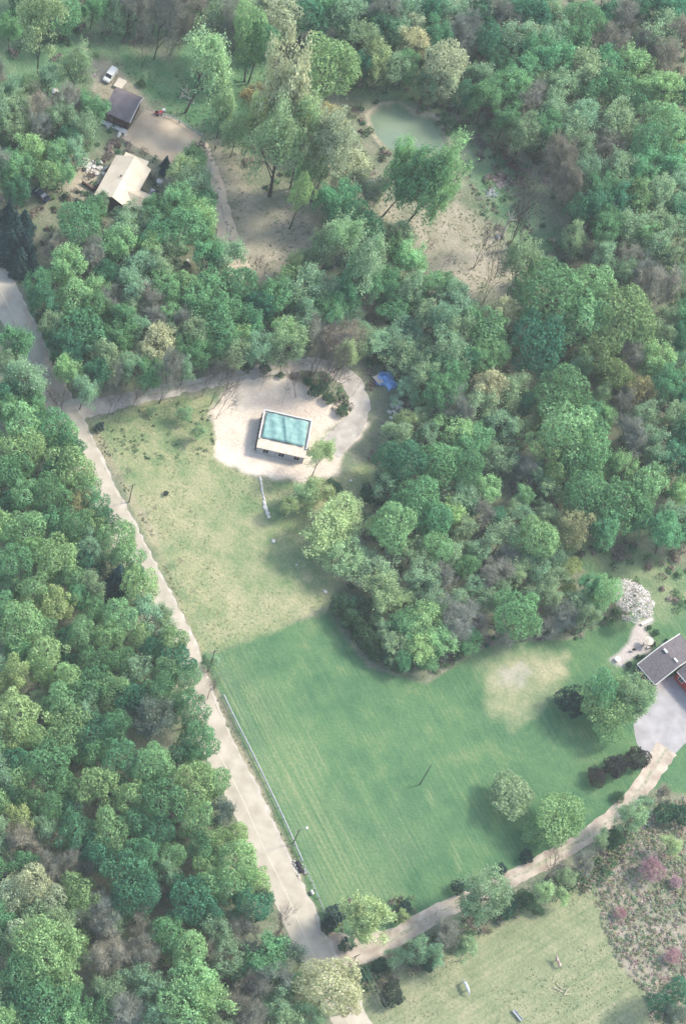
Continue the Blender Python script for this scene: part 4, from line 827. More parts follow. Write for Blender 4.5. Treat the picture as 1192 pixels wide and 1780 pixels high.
# 4. red house with the grey shingle roof
zr = lambda x, y: (1080 + x / 10.64, 1080 + y / 10.64)
c, a, L, Wd, s = rect([zr(245, 770), zr(600, 1130), (1216, 1139), (1182.4, 1105.4)], 2.7)      # first side = eave facing lower-left
h4 = thing('red_house', 'red sided house with grey shingle roof and two white skylights at the right edge', 'house', (c[0], c[1], 0), a)
ey = -1 if s > 0 else 1                     # the lower-left eave
gable_walls(L - .8, Wd - .8, 2.7, 1.35).build('wall', mc['red'], h4)
rf = gable(L - .6, Wd - .6, 2.7, 1.5, over=.3).build('roof', mc['shingle'], h4)
m = MB()
sl4 = 1.5 / ((Wd - .6) / 2)
xe = L / 2 + .02
for sx, mm in ((1, 1), (-1, 1)):
    for yy in (-1, 1):
        m.tube([(sx * xe, yy * Wd / 2, 2.7 - sl4 * .3 + .0), (sx * xe, 0, 4.22)], .12, 4)
m.build('rake_board', mc['white'], rf)
m = MB().tube([(-L / 2, ey * (Wd / 2 + .02), 2.60), (L / 2, ey * (Wd / 2 + .02), 2.60)], .07, 5); m.build('gutter', mc['white'], rf)
for px_, py_ in (zr(800, 555), zr(990, 725)):
    q = P(px_, py_, 4.15); d = Matrix.Rotation(-a, 3, 'Z') @ Vector((q[0] - c[0], q[1] - c[1], 0))
    zz = 4.2 - abs(d.y) * sl4; m = MB().box((0, 0, 0), (1.05, .5, .32)); sk = m.build('skylight', mc['white'], rf, loc=(d.x, d.y, zz + .2))
    MB().box((0, 0, .17), (.85, .34, .05)).build('pane', mc['conc'], sk)
for u in (-.36, .0, .30): window(h4, (u * L, ey * (Wd / 2 - .4), 1.45), ey * math.pi / 2, 1.1, 1.0)
# the wing of the red house, set back, running out of the picture
p1, p2 = P(*zr(1020, 935), 3.3)[:2], P(*zr(1640, 1510), 3.3)[:2]
u = np.array([math.cos(a), math.sin(a)]); v = np.array([-u[1], u[0]]) * -ey
Lw = abs((p2 - p1) @ u); Lw = 11.5; Ww = 7.5
sg = 1 if (p2 - p1) @ u > 0 else -1
cw = p1 + u * sg * Lw / 2 + v * Ww / 2
lc = Matrix.Rotation(-a, 3, 'Z') @ Vector((cw[0] - c[0], cw[1] - c[1], 0))
def sh_(m, dx, dy): m.v = [(x + dx, y + dy, z) for x, y, z in m.v]; return m
sh_(gable_walls(Lw - .3, Ww - .8, 3.3, 1.3), lc.x + .1 * sg, lc.y).build('wing_wall', mc['red'], h4)
wr = sh_(gable(Lw - .3, Ww - .6, 3.3, 1.45, over=.3), lc.x, lc.y).build('wing_roof', mc['shingle'], h4)
sh_(MB().tube([(-Lw / 2, ey * (Ww / 2 + .02), 3.2), (Lw / 2, ey * (Ww / 2 + .02), 3.2)], .09, 5), lc.x, lc.y).build('gutter', mc['white'], wr)
for k in (1.6, 4.2, 7.5): window(h4, (lc.x + sg * (-Lw / 2 + k), lc.y + ey * (Ww / 2 - .4), 1.9), ey * math.pi / 2, 1.15, 1.5, panes=2)
# ------------------------------------------------------------------ utility poles and lines
def pole(foot, top, label, arm=True):
    b0 = P(*foot); best = min(((math.hypot(*(P(*top, h)[:2] - b0[:2])), h) for h in np.arange(3, 16, .1)))
    h = max(7.5, min(best[1], 11))
    t = thing('utility_pole', label, 'utility pole', (b0[0], b0[1], 0), group='utility poles')
    MB().tube([(0, 0, -.3), (0, 0, h)], [.12, .08], 8).build('shaft', mc['creos'], t)
    if arm:
        m = MB(); d = ROADDIR; n = np.array([-d[1], d[0]]); m.tube([(-n[0] * .9, -n[1] * .9, h - .5), (n[0] * .9, n[1] * .9, h - .5)], .07, 4); m.build('crossarm', mc['creos'], t)
        m = MB(); [m.tube([(n[0] * k, n[1] * k, h - .45), (n[0] * k, n[1] * k, h - .2)], .05, 5) for k in (-.8, 0, .8)]; m.build('insulator', mc['white'], t)
    return b0, h
ROADDIR = (P(520, 1520) - P(389, 1263))[:2]; ROADDIR /= np.linalg.norm(ROADDIR)
PL = [pole((224.5, 873), (232, 842), 'dark utility pole at the roadside by the yellowish field'),
      pole((362, 1167), (372, 1130), 'dark utility pole by the bush where the mown lawn meets the road'),
      pole((509, 1466), (520, 1443), 'utility pole with a lamp bracket standing on the long weathered rail fence'),
      ]
pole((729, 1364), (750, 1330), 'lone bare utility pole standing in the middle of the green lawn', arm=False)
PL.append(pole((601, 1690), (612, 1655), 'utility pole beside the brush at the lane junction'))
b0, h = PL[2]; t = thing('street_lamp_arm', 'pale curved lamp arm reaching over the lawn from the pole on the fence', 'lamp', (b0[0], b0[1], h - .6))
e = P(533, 1440, h) - np.array([b0[0], b0[1], h]); e[2] = .9
MB().tube([(0, 0, 0), (e[0] * .5, e[1] * .5, .7), tuple(e)], [.05, .05, .05], 6).build('arm', mc['metal'], t)
MB().ball(tuple(e), (.3, .3, .12)).build('lamp_head', mc['white'], t)
n_ = np.array([-ROADDIR[1], ROADDIR[0]])
ends = [(P(120, 690), 9.0)] + PL + [(P(690, 1850), 9.5)]
for k in (-.8, 0, .8):
    m = MB()
    for (A, ha), (B, hb) in zip(ends[:-1], ends[1:]):
        pts = []
        for t_ in np.linspace(0, 1, 14): pts.append((A[0] * (1 - t_) + B[0] * t_ + n_[0] * k, A[1] * (1 - t_) + B[1] * t_ + n_[1] * k, (ha * (1 - t_) + hb * t_) - .2 - 3.2 * t_ * (1 - t_)))
        m.tube(pts, .012, 3, cap=False)
    side = {-.8: 'power line strung on the lawn side of the roadside poles', 0: 'middle power line of three along the road', .8: 'power line strung on the road side of the roadside poles'}[k * (1 if (P(600, 1400)[:2] - P(450, 1400)[:2]) @ n_ < 0 else -1)]
    tag(m.build('power_line', mc['wire']), side, 'power line', 'power lines along the road')
# ------------------------------------------------------------------ fences
def fence(pts, label, name, every=2.6, h=1.15, rails=(.55, 1.05), pm_='white', rm='white', rw=.06, pr=.07):
    L = spline([P(x, y)[:2] for x, y in pts], every); o = thing(name, label, 'fence', (L[0][0], L[0][1], 0)); q = L - L[0]
    post = tmesh('post', *[MB().tube([(0, 0, -.2), (0, 0, h)], pr, 6).__dict__[k] for k in 'vf'], mc[pm_])
    for x, y in q[:100]: link('post', post, o, (x, y, 0))
    for z in rails: MB().tube([(x, y, z) for x, y in q], rw, 4).build('rail', mc[rm], o)
    return o
fence([(388, 1211), (405, 1247), (432, 1300), (462, 1362), (492, 1425), (512, 1470), (525, 1500)], 'long weathered rail fence between the road verge and the mown lawn', 'rail_fence', rw=.11, pm_='grey', rm='grey')
fence([(528, 1508), (541, 1535), (553, 1562), (565, 1592)], 'short grey wire fence from the culvert to the dark evergreen by the lane', 'wire_fence', pm_='grey', rm='metal', rw=.05, rails=(.5, 1.0))
fence([(276, 201), (300, 207), (325, 222), (345, 236), (352, 238)], 'low weathered rail fence along the gravel yard by the meadow', 'rail_fence', pm_='grey', rm='grey')
fence([(352, 245), (360, 272), (372, 316), (384, 362), (394, 400), (404, 440), (418, 474)], 'thin wire fence along the left edge of the dirt track', 'wire_fence', pm_='grey', rm='metal', rw=.03, rails=(.5, 1.0))
# ------------------------------------------------------------------ stones
def stone(px_, r_, label, group=None, m_='stone', seed=0, pos=None):
    p = P(*px_) if pos is None else pos; rr = random.Random(seed)
    o = MB().ball((0, 0, 0), (r_ * rr.uniform(.8, 1.25), r_ * rr.uniform(.8, 1.25), r_ * .6), 9, 6, .16, seed).build('stone', mc[m_], smooth=False)
    o.location = (p[0], p[1], r_ * .3); o.rotation_euler = (0, 0, rr.uniform(0, 6)); tag(o, label, 'stone', group); return o
row = spline([(452, 830), (455, 848), (459, 868), (460, 878), (464, 890), (467, 899)], 2.2)
for i, (x, y) in enumerate(row):
    stone((x + random.uniform(-.6, .6), y), random.uniform(.17, .30) * (1.5 if i > len(row) * .6 else 1), 'pale stone in the straggling white row running down from the sand clearing', 'pale stones in the row below the clearing', seed=i)
for k, (x, y, r_, lb) in enumerate([(475, 941, .45, 'white stone alone in the field below the stone row'), (565, 1029, .42, 'white stone where the yellowish field meets the brush'), (515, 982, .22, 'small tan stone in the middle of the yellowish field'), (609, 836, .3, 'tiny white stone in the grass right of the sand clearing'),
        (608, 862, .4, 'grey-white rock in a heap below the gravel turnaround'), (604, 868, .4, 'lowest pale rock below the gravel turnaround'), (96, 160, .8, 'big pale boulder in the grass left of the barn')]):
    stone((x, y), r_, lb, seed=50 + k)
def rubble(pts, label, name='rubble_pile', n=16, r_=(.3, .6), m_='stone', spread=1.5):
    c = P(*pts); o = MB(); rr = random.Random(int(pts[0]))
    for i in range(n):
        a_ = rr.uniform(0, 6.28); d_ = spread * math.sqrt(rr.random()); q = rr.uniform(*r_); o.ball((d_ * math.cos(a_), d_ * math.sin(a_), q * .35), (q * rr.uniform(.7, 1.3), q, q * .6), 7, 5, .2, i)
    b = o.build(name, mc[m_]); b.location = (c[0], c[1], 0); return tag(b, label, 'rubble')
rubble((689, 702), 'heap of pale broken rock just below the blue tarp pile', spread=1.4)
rubble((682, 720), 'lower heap of pale stones between the blue tarp pile and the steel ring', n=12, r_=(.25, .45), spread=1.2)
rubble((171, 292), 'spread of whitish stones beside the cream-roofed house', n=30, spread=2.4, r_=(.25, .6))
rubble((150, 288), 'line of pale stones left of the cream-roofed house', n=18, spread=1.9, r_=(.2, .4))
rubble((152, 128), 'tumbled pink-brown rubble left of the white van', n=22, m_='pinkwood', spread=1.8)
rubble((590, 715), 'low mound of pinkish earth clods at the right tip of the sand clearing', n=20, r_=(.3, .7), m_='tan_roof', spread=1.7)
# steel ring
q = P(667, 738.5); m = MB(); n = 24
V = []; [V.extend([(.52 * math.cos(t), .52 * math.sin(t), 0), (.52 * math.cos(t), .52 * math.sin(t), .4), (.42 * math.cos(t), .42 * math.sin(t), .4), (.42 * math.cos(t), .42 * math.sin(t), 0)]) for t in np.linspace(0, 2 * math.pi, n, endpoint=False)]
m.add(V, [(4 * i + k, 4 * ((i + 1) % n) + k, 4 * ((i + 1) % n) + (k + 1) % 4, 4 * i + (k + 1) % 4) for i in range(n) for k in range(4)])
o = m.build('fire_ring', mat('rusty_pink_steel', (.36, .28, .32))); o.location = (q[0], q[1], .0); tag(o, 'round rusty steel ring on the ground right of the gravel turnaround', 'fire ring')
# blue tarp pile and the boards on it
def tarp_pile(pts, label, col_m, hh=.9, name='tarp_pile', seed=3):
    q = np.array([P(x, y)[:2] for x, y in pts]); c = q.mean(0); lo, hi = q.min(0) - .2, q.max(0) + .2
    n = 46; X, Y = np.meshgrid(np.linspace(lo[0], hi[0], n), np.linspace(lo[1], hi[1], n)); px_, py_ = proj(X, Y)
    d = sdist(px_, py_, pts) + vnoise(X * 3, Y * 3, 2, seed) * 2
    Z = np.clip(d / 6, 0, 1) ** .6 * hh * (1 + .45 * vnoise(X, Y, .9, seed)) + np.abs(vnoise(X + 9, Y, .45, seed + 1)) * .22 * (d > 0) + .01
    ok = d > 0; V = np.stack([X - c[0], Y - c[1], Z], -1).reshape(-1, 3); ix = np.arange(n * n).reshape(n, n)
    Q = np.stack([ix[:-1, :-1], ix[:-1, 1:], ix[1:, 1:], ix[1:, :-1]], -1).reshape(-1, 4); Q = Q[(ok.reshape(-1)[Q]).sum(1) >= 3]
    V[:, 2][~ok.reshape(-1)] = 0.02
    o = link(name, mesh_np(name, V, Q, mc[col_m])); o.location = (c[0], c[1], 0); return tag(o, label, 'tarp')
tarp_pile([(663, 646), (678, 647), (690, 668), (688, 676), (676, 679), (668, 672), (652, 672), (648, 660), (655, 652)], 'crumpled bright blue tarp over a pile at the edge of the woods', 'blue')
def boards(p, lz, n, L, label, z=.9, w=.24, m_='lumber', name='board_stack', cat='lumber', spread=.5):
    c = P(*p, z); o = thing(name, label, cat, (c[0], c[1], z), lz)
    for i in range(n):
        f = MB().box((0, 0, 0), (L * random.uniform(.8, 1.05), w, .06)).build('board', mc[m_], o, loc=(random.uniform(-.2, .2), (i - n / 2) * spread, .05 * (i % 3))); f.rotation_euler = (0, 0, random.uniform(-.06, .06))
    return o
def ang(p, q): d = P(*q) - P(*p); return math.atan2(d[1], d[0])
boards((658.5, 659.5), ang((652, 652), (665, 668)), 5, 2.4, 'pale boards lying across the left side of the blue tarp pile', z=1.05, spread=.28)
boards((872, 312), ang((860, 300), (885, 330)), 8, 4.2, 'pinkish striped logs laid side by side in the clearing below the pond', z=.15, w=.3, m_='pinkwood', name='log_pile', cat='logs', spread=.5)
def windrow(pts, label, n=60, ln=1.6, m_='pinkwood', wd=.7, name='brush_pile'):
    L = spline([P(x, y)[:2] for x, y in pts], .5); m = MB(); rr = random.Random(n)
    for i in range(n):
        k = rr.randrange(len(L)); p = L[k] + np.array([rr.gauss(0, wd * .5), rr.gauss(0, wd * .5)]) - L[0]; a_ = rr.uniform(0, 6.28); l_ = ln * rr.uniform(.4, 1.3); z = rr.uniform(.05, .6)
        m.tube([(p[0], p[1], z), (p[0] + l_ * math.cos(a_), p[1] + l_ * math.sin(a_), z + rr.uniform(-.2, .4))], rr.uniform(.04, .11), 4)
    o = m.build(name, mc[m_]); o.location = (L[0][0], L[0][1], 0); return tag(o, label, 'brush pile')
windrow([(472, 100), (485, 108), (500, 116), (521, 126)], 'long pile of cut branches at the top edge of the meadow', 110)
windrow([(863, 256), (875, 270), (888, 285), (898, 302), (906, 322)], 'dark row of sticks standing in for the shaded bank right of the pond clearing', 150, m_='brownwall', wd=1.2)  # dark sticks stand in for the shadow along a low bank
windrow([(846, 335), (858, 338)], 'small heap of whitish branches below the striped logs', 30, m_='grey')
windrow([(425, 634), (432, 632)], 'small dark heap of sticks at the upper edge of the gravel driveway', 24, m_='brownwall')
windrow([(1008, 395), (1032, 392)], 'pale fallen branches inside the shaded wood at upper right', 26, m_='grey')
0 and windrow([(740, 1355), (744, 1362)], 'few dry stalks lying at the foot of the lone lawn pole', 10, m_='tan_roof', wd=.3)
windrow([(318, 169), (330, 172)], 'scattered pale cut branches in the meadow near the leaning tree', 22, m_='lumber', wd=1.6)
# dead white tree
def dead_tree():
    b0 = P(871, 412); o = thing('dead_tree', 'bleached white dead tree with forked bare trunk in the clearing', 'dead tree', (b0[0], b0[1], 0))
    rr = random.Random(5); e = P(888, 352, 9.0) - b0; m = MB()
    m.tube([(0, 0, -.2), (e[0] * .1 + .1, e[1] * .1, 3.2), (e[0] * .3 + .5, e[1] * .3 + .3, 5.5)], [.42, .32, .22], 8)
    m.build('trunk', MAT['deadwood'], o); s0 = (e[0] * .3 + .5, e[1] * .3 + .3, 5.5)
    for k, (dx, dy, dz) in enumerate([(1.8, 1.0, 3.2), (.2, .8, 4.0), (-1.2, .4, 2.6), (2.4, -.4, 1.6)]):
        MB().tube([s0, (s0[0] + dx * .5, s0[1] + dy * .6, s0[2] + dz * .45), (s0[0] + dx, s0[1] + dy, s0[2] + dz)], [.17, .12, .04], 5).build('branch', MAT['deadwood'], o)
dead_tree(); stone((865, 413), .8, 'pale stump-like boulder at the foot of the dead white tree', seed=90)
# ------------------------------------------------------------------ vehicles and gear
def car(p, q, label, paint, name, L=4.4, Wd=1.8, kind='pickup'):
    """p = rear pixel, q = front pixel"""
    A, B = P(*p), P(*q); c = (A + B) / 2; a_ = math.atan2(B[1] - A[1], B[0] - A[0]); o = thing(name, label, 'vehicle', (c[0], c[1], 0), a_)
    w = Wd / 2
    def loft(prof, m_, nm, k=1.0):
        V = []; [V.extend([(x, -w * s_, z), (x, w * s_, z)]) for x, z, s_ in prof]; n = len(prof)
        F_ = [(2 * i, 2 * ((i + 1) % n), 2 * ((i + 1) % n) + 1, 2 * i + 1) for i in range(n)] + [tuple(2 * i for i in range(n))[::-1], tuple(2 * i + 1 for i in range(n))]
        return MB().add(V, F_).build(nm, m_, o)
    l = L / 2
    if kind == 'van':
        loft([(-l, .4, 1), (l - .1, .4, .96), (l, .8, .93), (l - .25, 1.05, .93), (l - .95, 1.2, .95), (l - 1.5, 1.95, .86), (-l + .2, 2.05, .86), (-l, 1.2, 1)], mc[paint], 'body')
        MB().slab([(l - .98, -w * .82, 1.27), (l - .98, w * .82, 1.27), (l - 1.48, w * .76, 1.93), (l - 1.48, -w * .76, 1.93)], .04).build('windscreen', mc['glass'], o)
    else:
        loft([(-l, .4, 1), (l - .1, .4, .96), (l, .75, .93), (l - .2, .98, .93), (-l, 1.0, .98)], mc[paint], 'body')
        loft([(-l + .5, 1.0, .93), (l - 1.2, 1.0, .93), (l - 1.9, 1.48, .78), (-l + 1.1, 1.5, .78)], mc[paint], 'cabin')
        MB().slab([(l - 1.25, -w * .82, 1.06), (l - 1.25, w * .82, 1.06), (l - 1.85, w * .74, 1.47), (l - 1.85, -w * .74, 1.47)], .03).build('windscreen', mc['metal'], o)
        MB().slab([(-l + .6, w * .8, 1.08), (-l + .6, -w * .8, 1.08), (-l + 1.08, -w * .74, 1.5), (-l + 1.08, w * .74, 1.5)], .03).build('rear_window', mc['metal'], o)
    for sx in (-1, 1):
        for sy in (-1, 1):
            wh = MB().tube([(0, -.11, 0), (0, .11, 0)], .33, 12).build('wheel', mc['rubber'], o, loc=(sx * (l - .85), sy * (w - .08), .33))
            MB().tube([(0, -.13, 0), (0, .13, 0)], .17, 10).build('rim', mc['metal'], wh)
    for sy in (-1, 1): MB().ball((0, 0, 0), (.06, .16, .1)).build('headlight', mc['white'], o, loc=(l - .03, sy * w * .68, .68))
    return o
car(zb(520, 260), zb(395, 415), 'white van parked on the dirt strip above the barn', 'carw', 'parked_van', L=4.3, kind='van')
car((60, 333), (84, 352), 'dark car with pale windows half hidden under the trees at left', 'card', 'parked_car', L=4.4, kind='car')
# flat trailer between van and barn
c, a, L, Wd, s = rect([zb(490, 445), zb(600, 470), zb(690, 390), zb(580, 330)], .7)
t = thing('flat_trailer', 'flat tan trailer bed between the white van and the barn roof', 'trailer', (c[0], c[1], 0), a)
MB().box((0, 0, .68), (L, Wd, .12)).build('bed', mc['lumber'], t)
MB().tube([(L / 2, 0, .6), (L / 2 + 1.1, 0, .45)], .06, 5).build('tongue', mc['metal'], t)
for sy in (-1, 1): MB().tube([(0, -.1, 0), (0, .1, 0)], .32, 12).build('wheel', mc['rubber'], t, loc=(0, sy * (Wd / 2 - .35), .32))
# red garden tractor
q = P(276, 198.5); t = thing('garden_tractor', 'small red garden tractor at the upper corner of the gravel yard', 'tractor', (q[0], q[1], 0), .6)
MB().box((.45, 0, .62), (.9, .55, .45), taper=.88).build('hood', mc['redp'], t)
MB().box((-.45, 0, .5), (.8, .85, .2)).build('fender', mc['redp'], t)
MB().box((-.45, 0, .78), (.4, .42, .12)).box((-.66, 0, .98), (.1, .4, .4)).build('seat', mc['dark'], t)
MB().tube([(0, 0, .8), (-.12, 0, 1.05)], .03, 5).tube([(-.12 + .0, .2 * math.cos(k), 1.05 + .08 * math.sin(k)) for k in np.linspace(0, 6.28, 10)], .02, 4).build('steering_wheel', mc['dark'], t)
for x, r_ in ((.6, .24), (-.45, .36)):
    for sy in (-1, 1): MB().tube([(0, -.1, 0), (0, .1, 0)], r_, 12).build('wheel', mc['rubber'], t, loc=(x, sy * .48, r_))
MB().box((1.3, .7, .45), (.9, .7, .5), taper=.9).build('grass_box', mc['white'], t)
# canoe and bundle by the barn
def canoe(p, q, label, L=3.4, m_='white'):
    A, B = P(*p), P(*q); c = (A + B) / 2; a_ = math.atan2(B[1] - A[1], B[0] - A[0]); V = []; n = 13; k = 7
    for i in range(n):
        t_ = i / (n - 1) * 2 - 1; w = .46 * (1 - t_ * t_) ** .6 + .02; h = .42 * (1 - .2 * t_ * t_)
        for j in range(k): b_ = math.pi * j / (k - 1); V.append((t_ * L / 2, w * math.cos(b_), .03 + h * math.sin(b_)))
    o = MB().add(V, [(i * k + j, i * k + j + 1, (i + 1) * k + j + 1, (i + 1) * k + j) for i in range(n - 1) for j in range(k - 1)]).build('canoe', mc[m_], smooth=True); o.location = (c[0], c[1], 0); o.rotation_euler = (0, 0, a_)
    return tag(o, label, 'boat')
canoe(zb(560, 1110), zb(600, 1015), 'upturned white canoe on the grass below the barn porch', 2.9)
tarp_pile([zb(610, 1045), zb(680, 1050), zb(695, 1085), zb(640, 1095)], 'cream cloth bundle beside the upturned white canoe', 'lumber', .5)
tarp_pile([zb(405, 960), zb(440, 920), zb(530, 960), zb(500, 985), zb(420, 1000)], 'grey-white clutter heaped at the left end of the barn porch', 'grey', .6)
# white tank, wall and bits round the cream-roofed house
q = P(276.5, 321); t = thing('storage_tank', 'round whitish storage tank right of the cream-roofed house', 'tank', (q[0], q[1], 0))
MB().tube([(0, 0, 0), (0, 0, 1.2)], .72, 16, cap=False).ball((0, 0, 1.2), (.72, .72, .35), 16, 8).build('tank_shell', mc['conc'], t, smooth=True); MB().tube([(0, 0, 1.5), (0, 0, 1.68)], .16, 8).build('cap', mc['metal'], t)
tarp_pile([(258, 334), (264, 329), (272, 331), (270, 340), (262, 342)], 'pale sheet crumpled on the ground below the whitish tank', 'conc', .35)
A, B = P(143, 319), P(163, 333); m = MB(); d = (B - A)[:2]; L_ = np.linalg.norm(d); m.box((L_ / 2, 0, .5), (L_, .35, 1.0)); m.box((L_, 1.4, .5), (.35, 2.6, 1.0))
o = m.build('retaining_wall', mc['brownwall']); o.location = (A[0], A[1], 0); o.rotation_euler = (0, 0, math.atan2(d[1], d[0])); tag(o, 'dark timber retaining wall at the left corner of the cream-roofed house', 'wall')
for (x, y), lb in (((313.5, 464), 'white barrel in the woods, left of the pair above the driveway'), ((326, 456), 'smaller white barrel in the woods, right of the pair above the driveway')):
    q = P(x, y); o = MB().tube([(0, 0, 0), (0, 0, .25), (0, 0, .5), (0, 0, .85)], [.36, .41, .41, .36], 12).build('barrel', mc['white']); o.location = (q[0], q[1], 0); tag(o, lb, 'barrel')
q = P(600, 152); t = thing('utility_cart', 'small white cart in the grass beside the round green tree above the pond', 'cart', (q[0], q[1], 0), .5)
MB().box((0, 0, .65), (1.3, .8, .4), taper=1.15).build('tub', mc['white'], t); MB().tube([(-.65, 0, .7), (-1.3, 0, .95)], .05, 5).build('handle', mc['redp'], t)
for sy in (-1, 1): MB().tube([(0, -.06, 0), (0, .06, 0)], .32, 10).build('wheel', mc['rubber'], t, loc=(0, sy * .5, .32))
# roadside boxes
q = P(541.5, 1553); o = MB().tube([(-.45, 0, .55), (.45, 0, .55)], .32, 12).box((-.3, 0, .15), (.12, .5, .3)).box((.3, 0, .15), (.12, .5, .3)).build('small_tank', mc['white']); o.location = (q[0], q[1], 0); o.rotation_euler = (0, 0, math.atan2(ROADDIR[1], ROADDIR[0])); tag(o, 'small white tank on the verge beside the lower end of the fence', 'tank')
q = P(571.5, 1613); t = thing('mailbox', 'white mailbox at the corner of road and lane', 'mailbox', (q[0], q[1], 0), 1.0)
MB().tube([(0, 0, -.1), (0, 0, 1.05)], .06, 6).build('post', mc['white'], t)
m = MB().box((0, 0, 1.2), (.55, .3, .22)); m.tube([(-.275, 0, 1.31), (.275, 0, 1.31)], .15, 10); m.build('box', mc['white'], t)
q = P(520, 1508); t = thing('culvert', 'dark culvert mouth with stone rim where fence and verge meet', 'culvert', (q[0], q[1], 0), ang((510, 1480), (530, 1525)))
MB().tube([(-1.2, 0, .25), (1.2, 0, .25)], .38, 12).build('pipe', mc['dark'], t); m = MB(); rr = random.Random(2)
for i in range(12): m.ball((rr.uniform(-1.6, 1.6), rr.choice((-.7, .7)) + rr.uniform(-.2, .2), .12), rr.uniform(.18, .3), 7, 5, .2, i)
m.build('stone_rim', mc['stonegrey'], t)['kind'] = 'stuff'
# patio things
q = P(1071.5, 1148); t = thing('patio_table', 'round cream patio table at the left end of the patio', 'table', (q[0], q[1], 0))
MB().tube([(0, 0, .70), (0, 0, .76)], .62, 20).build('tabletop', mc['carw'], t); MB().tube([(0, 0, 0), (0, 0, .7)], [.25, .07], 8).build('pedestal', mc['white'], t)
q = P(1099.5, 1132); t = thing('barbecue', 'dark covered barbecue in the middle of the patio', 'grill', (q[0], q[1], 0), .4)
MB().ball((0, 0, .85), (.5, .32, .3)).build('lid', mc['rubber'], t, smooth=True); m = MB(); [m.tube([(x, y, 0), (x * .8, y * .8, .8)], .03, 4) for x in (-.35, .35) for y in (-.22, .22)]; m.build('leg', mc['metal'], t)
def umbrella(p, label, r_=1.1):
    q = P(*p); t = thing('patio_umbrella', label, 'umbrella', (q[0], q[1], 0)); MB().tube([(0, 0, 0), (0, 0, 2.4)], .04, 6).build('pole', mc['white'], t)
    V = [(0, 0, 2.45)] + [(r_ * math.cos(k * math.pi / 4), r_ * math.sin(k * math.pi / 4), 2.0) for k in range(8)]; MB().add(V, [(0, 1 + k, 1 + (k + 1) % 8) for k in range(8)]).build('canopy', mc['lumber'], t)
umbrella((1121.5, 1121), 'cream patio umbrella close to the upper wall of the red house')
def chair(p, label, rz):
    q = P(*p); t = thing('patio_chair', label, 'chair', (q[0], q[1], 0), rz, 'patio chairs')
    MB().box((0, 0, .43), (.55, .55, .06)).build('seat', mc['white'], t); MB().box((-.27, 0, .72), (.06, .55, .6)).build('backrest', mc['white'], t)
    for x in (-.24, .24):
        for y in (-.24, .24): MB().box((x, y, .2), (.05, .05, .4)).build('leg', mc['white'], t)
chair((1118, 1122), 'white patio chair on the left of the cream umbrella', .3); chair((1125, 1127), 'white patio chair between the cream umbrella and the house', 2.2); chair((1129, 1119), 'white patio chair on the right of the cream umbrella', 3.6)
A, B = P(1113, 1087), P(1132, 1078); d = (B - A)[:2]; L_ = np.linalg.norm(d); o = MB().box((L_ / 2, 0, .25), (L_, .6, .5)).build('garden_wall', mc['stone']); o.location = (A[0], A[1], 0); o.rotation_euler = (0, 0, math.atan2(d[1], d[0])); tag(o, 'low pale stone garden wall between the white blossom tree and the patio', 'wall')
# ------------------------------------------------------------------ a person standing on the dirt track
def skin_body(name, pts, edges, radii, m_, parent=None, lv=1):
    me = bpy.data.meshes.new(name); me.from_pydata(pts, edges, []); me.materials.append(m_); o = link(name, me, parent)
    sk = o.modifiers.new('skin', 'SKIN')
    for v, r_ in zip(me.skin_vertices[0].data if me.skin_vertices else [], radii): v.radius = (r_, r_)
    return o
def body(name, pts, edges, radii, m_, parent=None, root=0, lv=1):
    me = bpy.data.meshes.new(name); me.from_pydata(pts, edges, []); me.materials.append(m_); o = link(name, me, parent)
    bpy.context.view_layer.objects.active = o; o.modifiers.new('skin', 'SKIN')
    d = me.skin_vertices[0].data
    for i, r_ in enumerate(radii): d[i].radius = (r_, r_); d[i].use_root = (i == root)
    s_ = o.modifiers.new('subdivision', 'SUBSURF'); s_.levels = lv; s_.render_levels = lv
    return o
q = P(373, 262)
pb = [(0, 0, .95), (0, 0, 1.15), (0, 0, 1.4), (0, 0, 1.5), (0, 0, 1.62), (0, 0, 1.74), (0, .11, .9), (.03, .12, .5), (0, .12, .08), (.14, .13, .03), (0, -.11, .9), (-.02, -.12, .5), (0, -.12, .08), (.14, -.13, .03),
      (0, .2, 1.4), (.02, .27, 1.12), (.14, .25, .9), (.2, .24, .83), (0, -.2, 1.4), (.02, -.27, 1.12), (.14, -.25, .9), (.2, -.24, .83)]
eb = [(0, 1), (1, 2), (2, 3), (3, 4), (4, 5), (0, 6), (6, 7), (7, 8), (8, 9), (0, 10), (10, 11), (11, 12), (12, 13), (2, 14), (14, 15), (15, 16), (16, 17), (2, 18), (18, 19), (19, 20), (20, 21)]
rb = [.14, .13, .15, .06, .09, .08, .09, .065, .045, .04, .09, .065, .045, .04, .07, .05, .035, .03, .07, .05, .035, .03]
pe = body('person', pb, eb, rb, mc['cloth']); pe.location = (q[0], q[1], 0); pe.rotation_euler = (0, 0, 1.2); pe.scale = (1.03, 1.03, 1.03)
tag(pe, 'small dark-clothed person standing at the top of the dirt track', 'person')
MB().ball((0, 0, 1.70), (.105, .10, .10), 10, 7).build('hair', mc['hair'], pe, smooth=True)
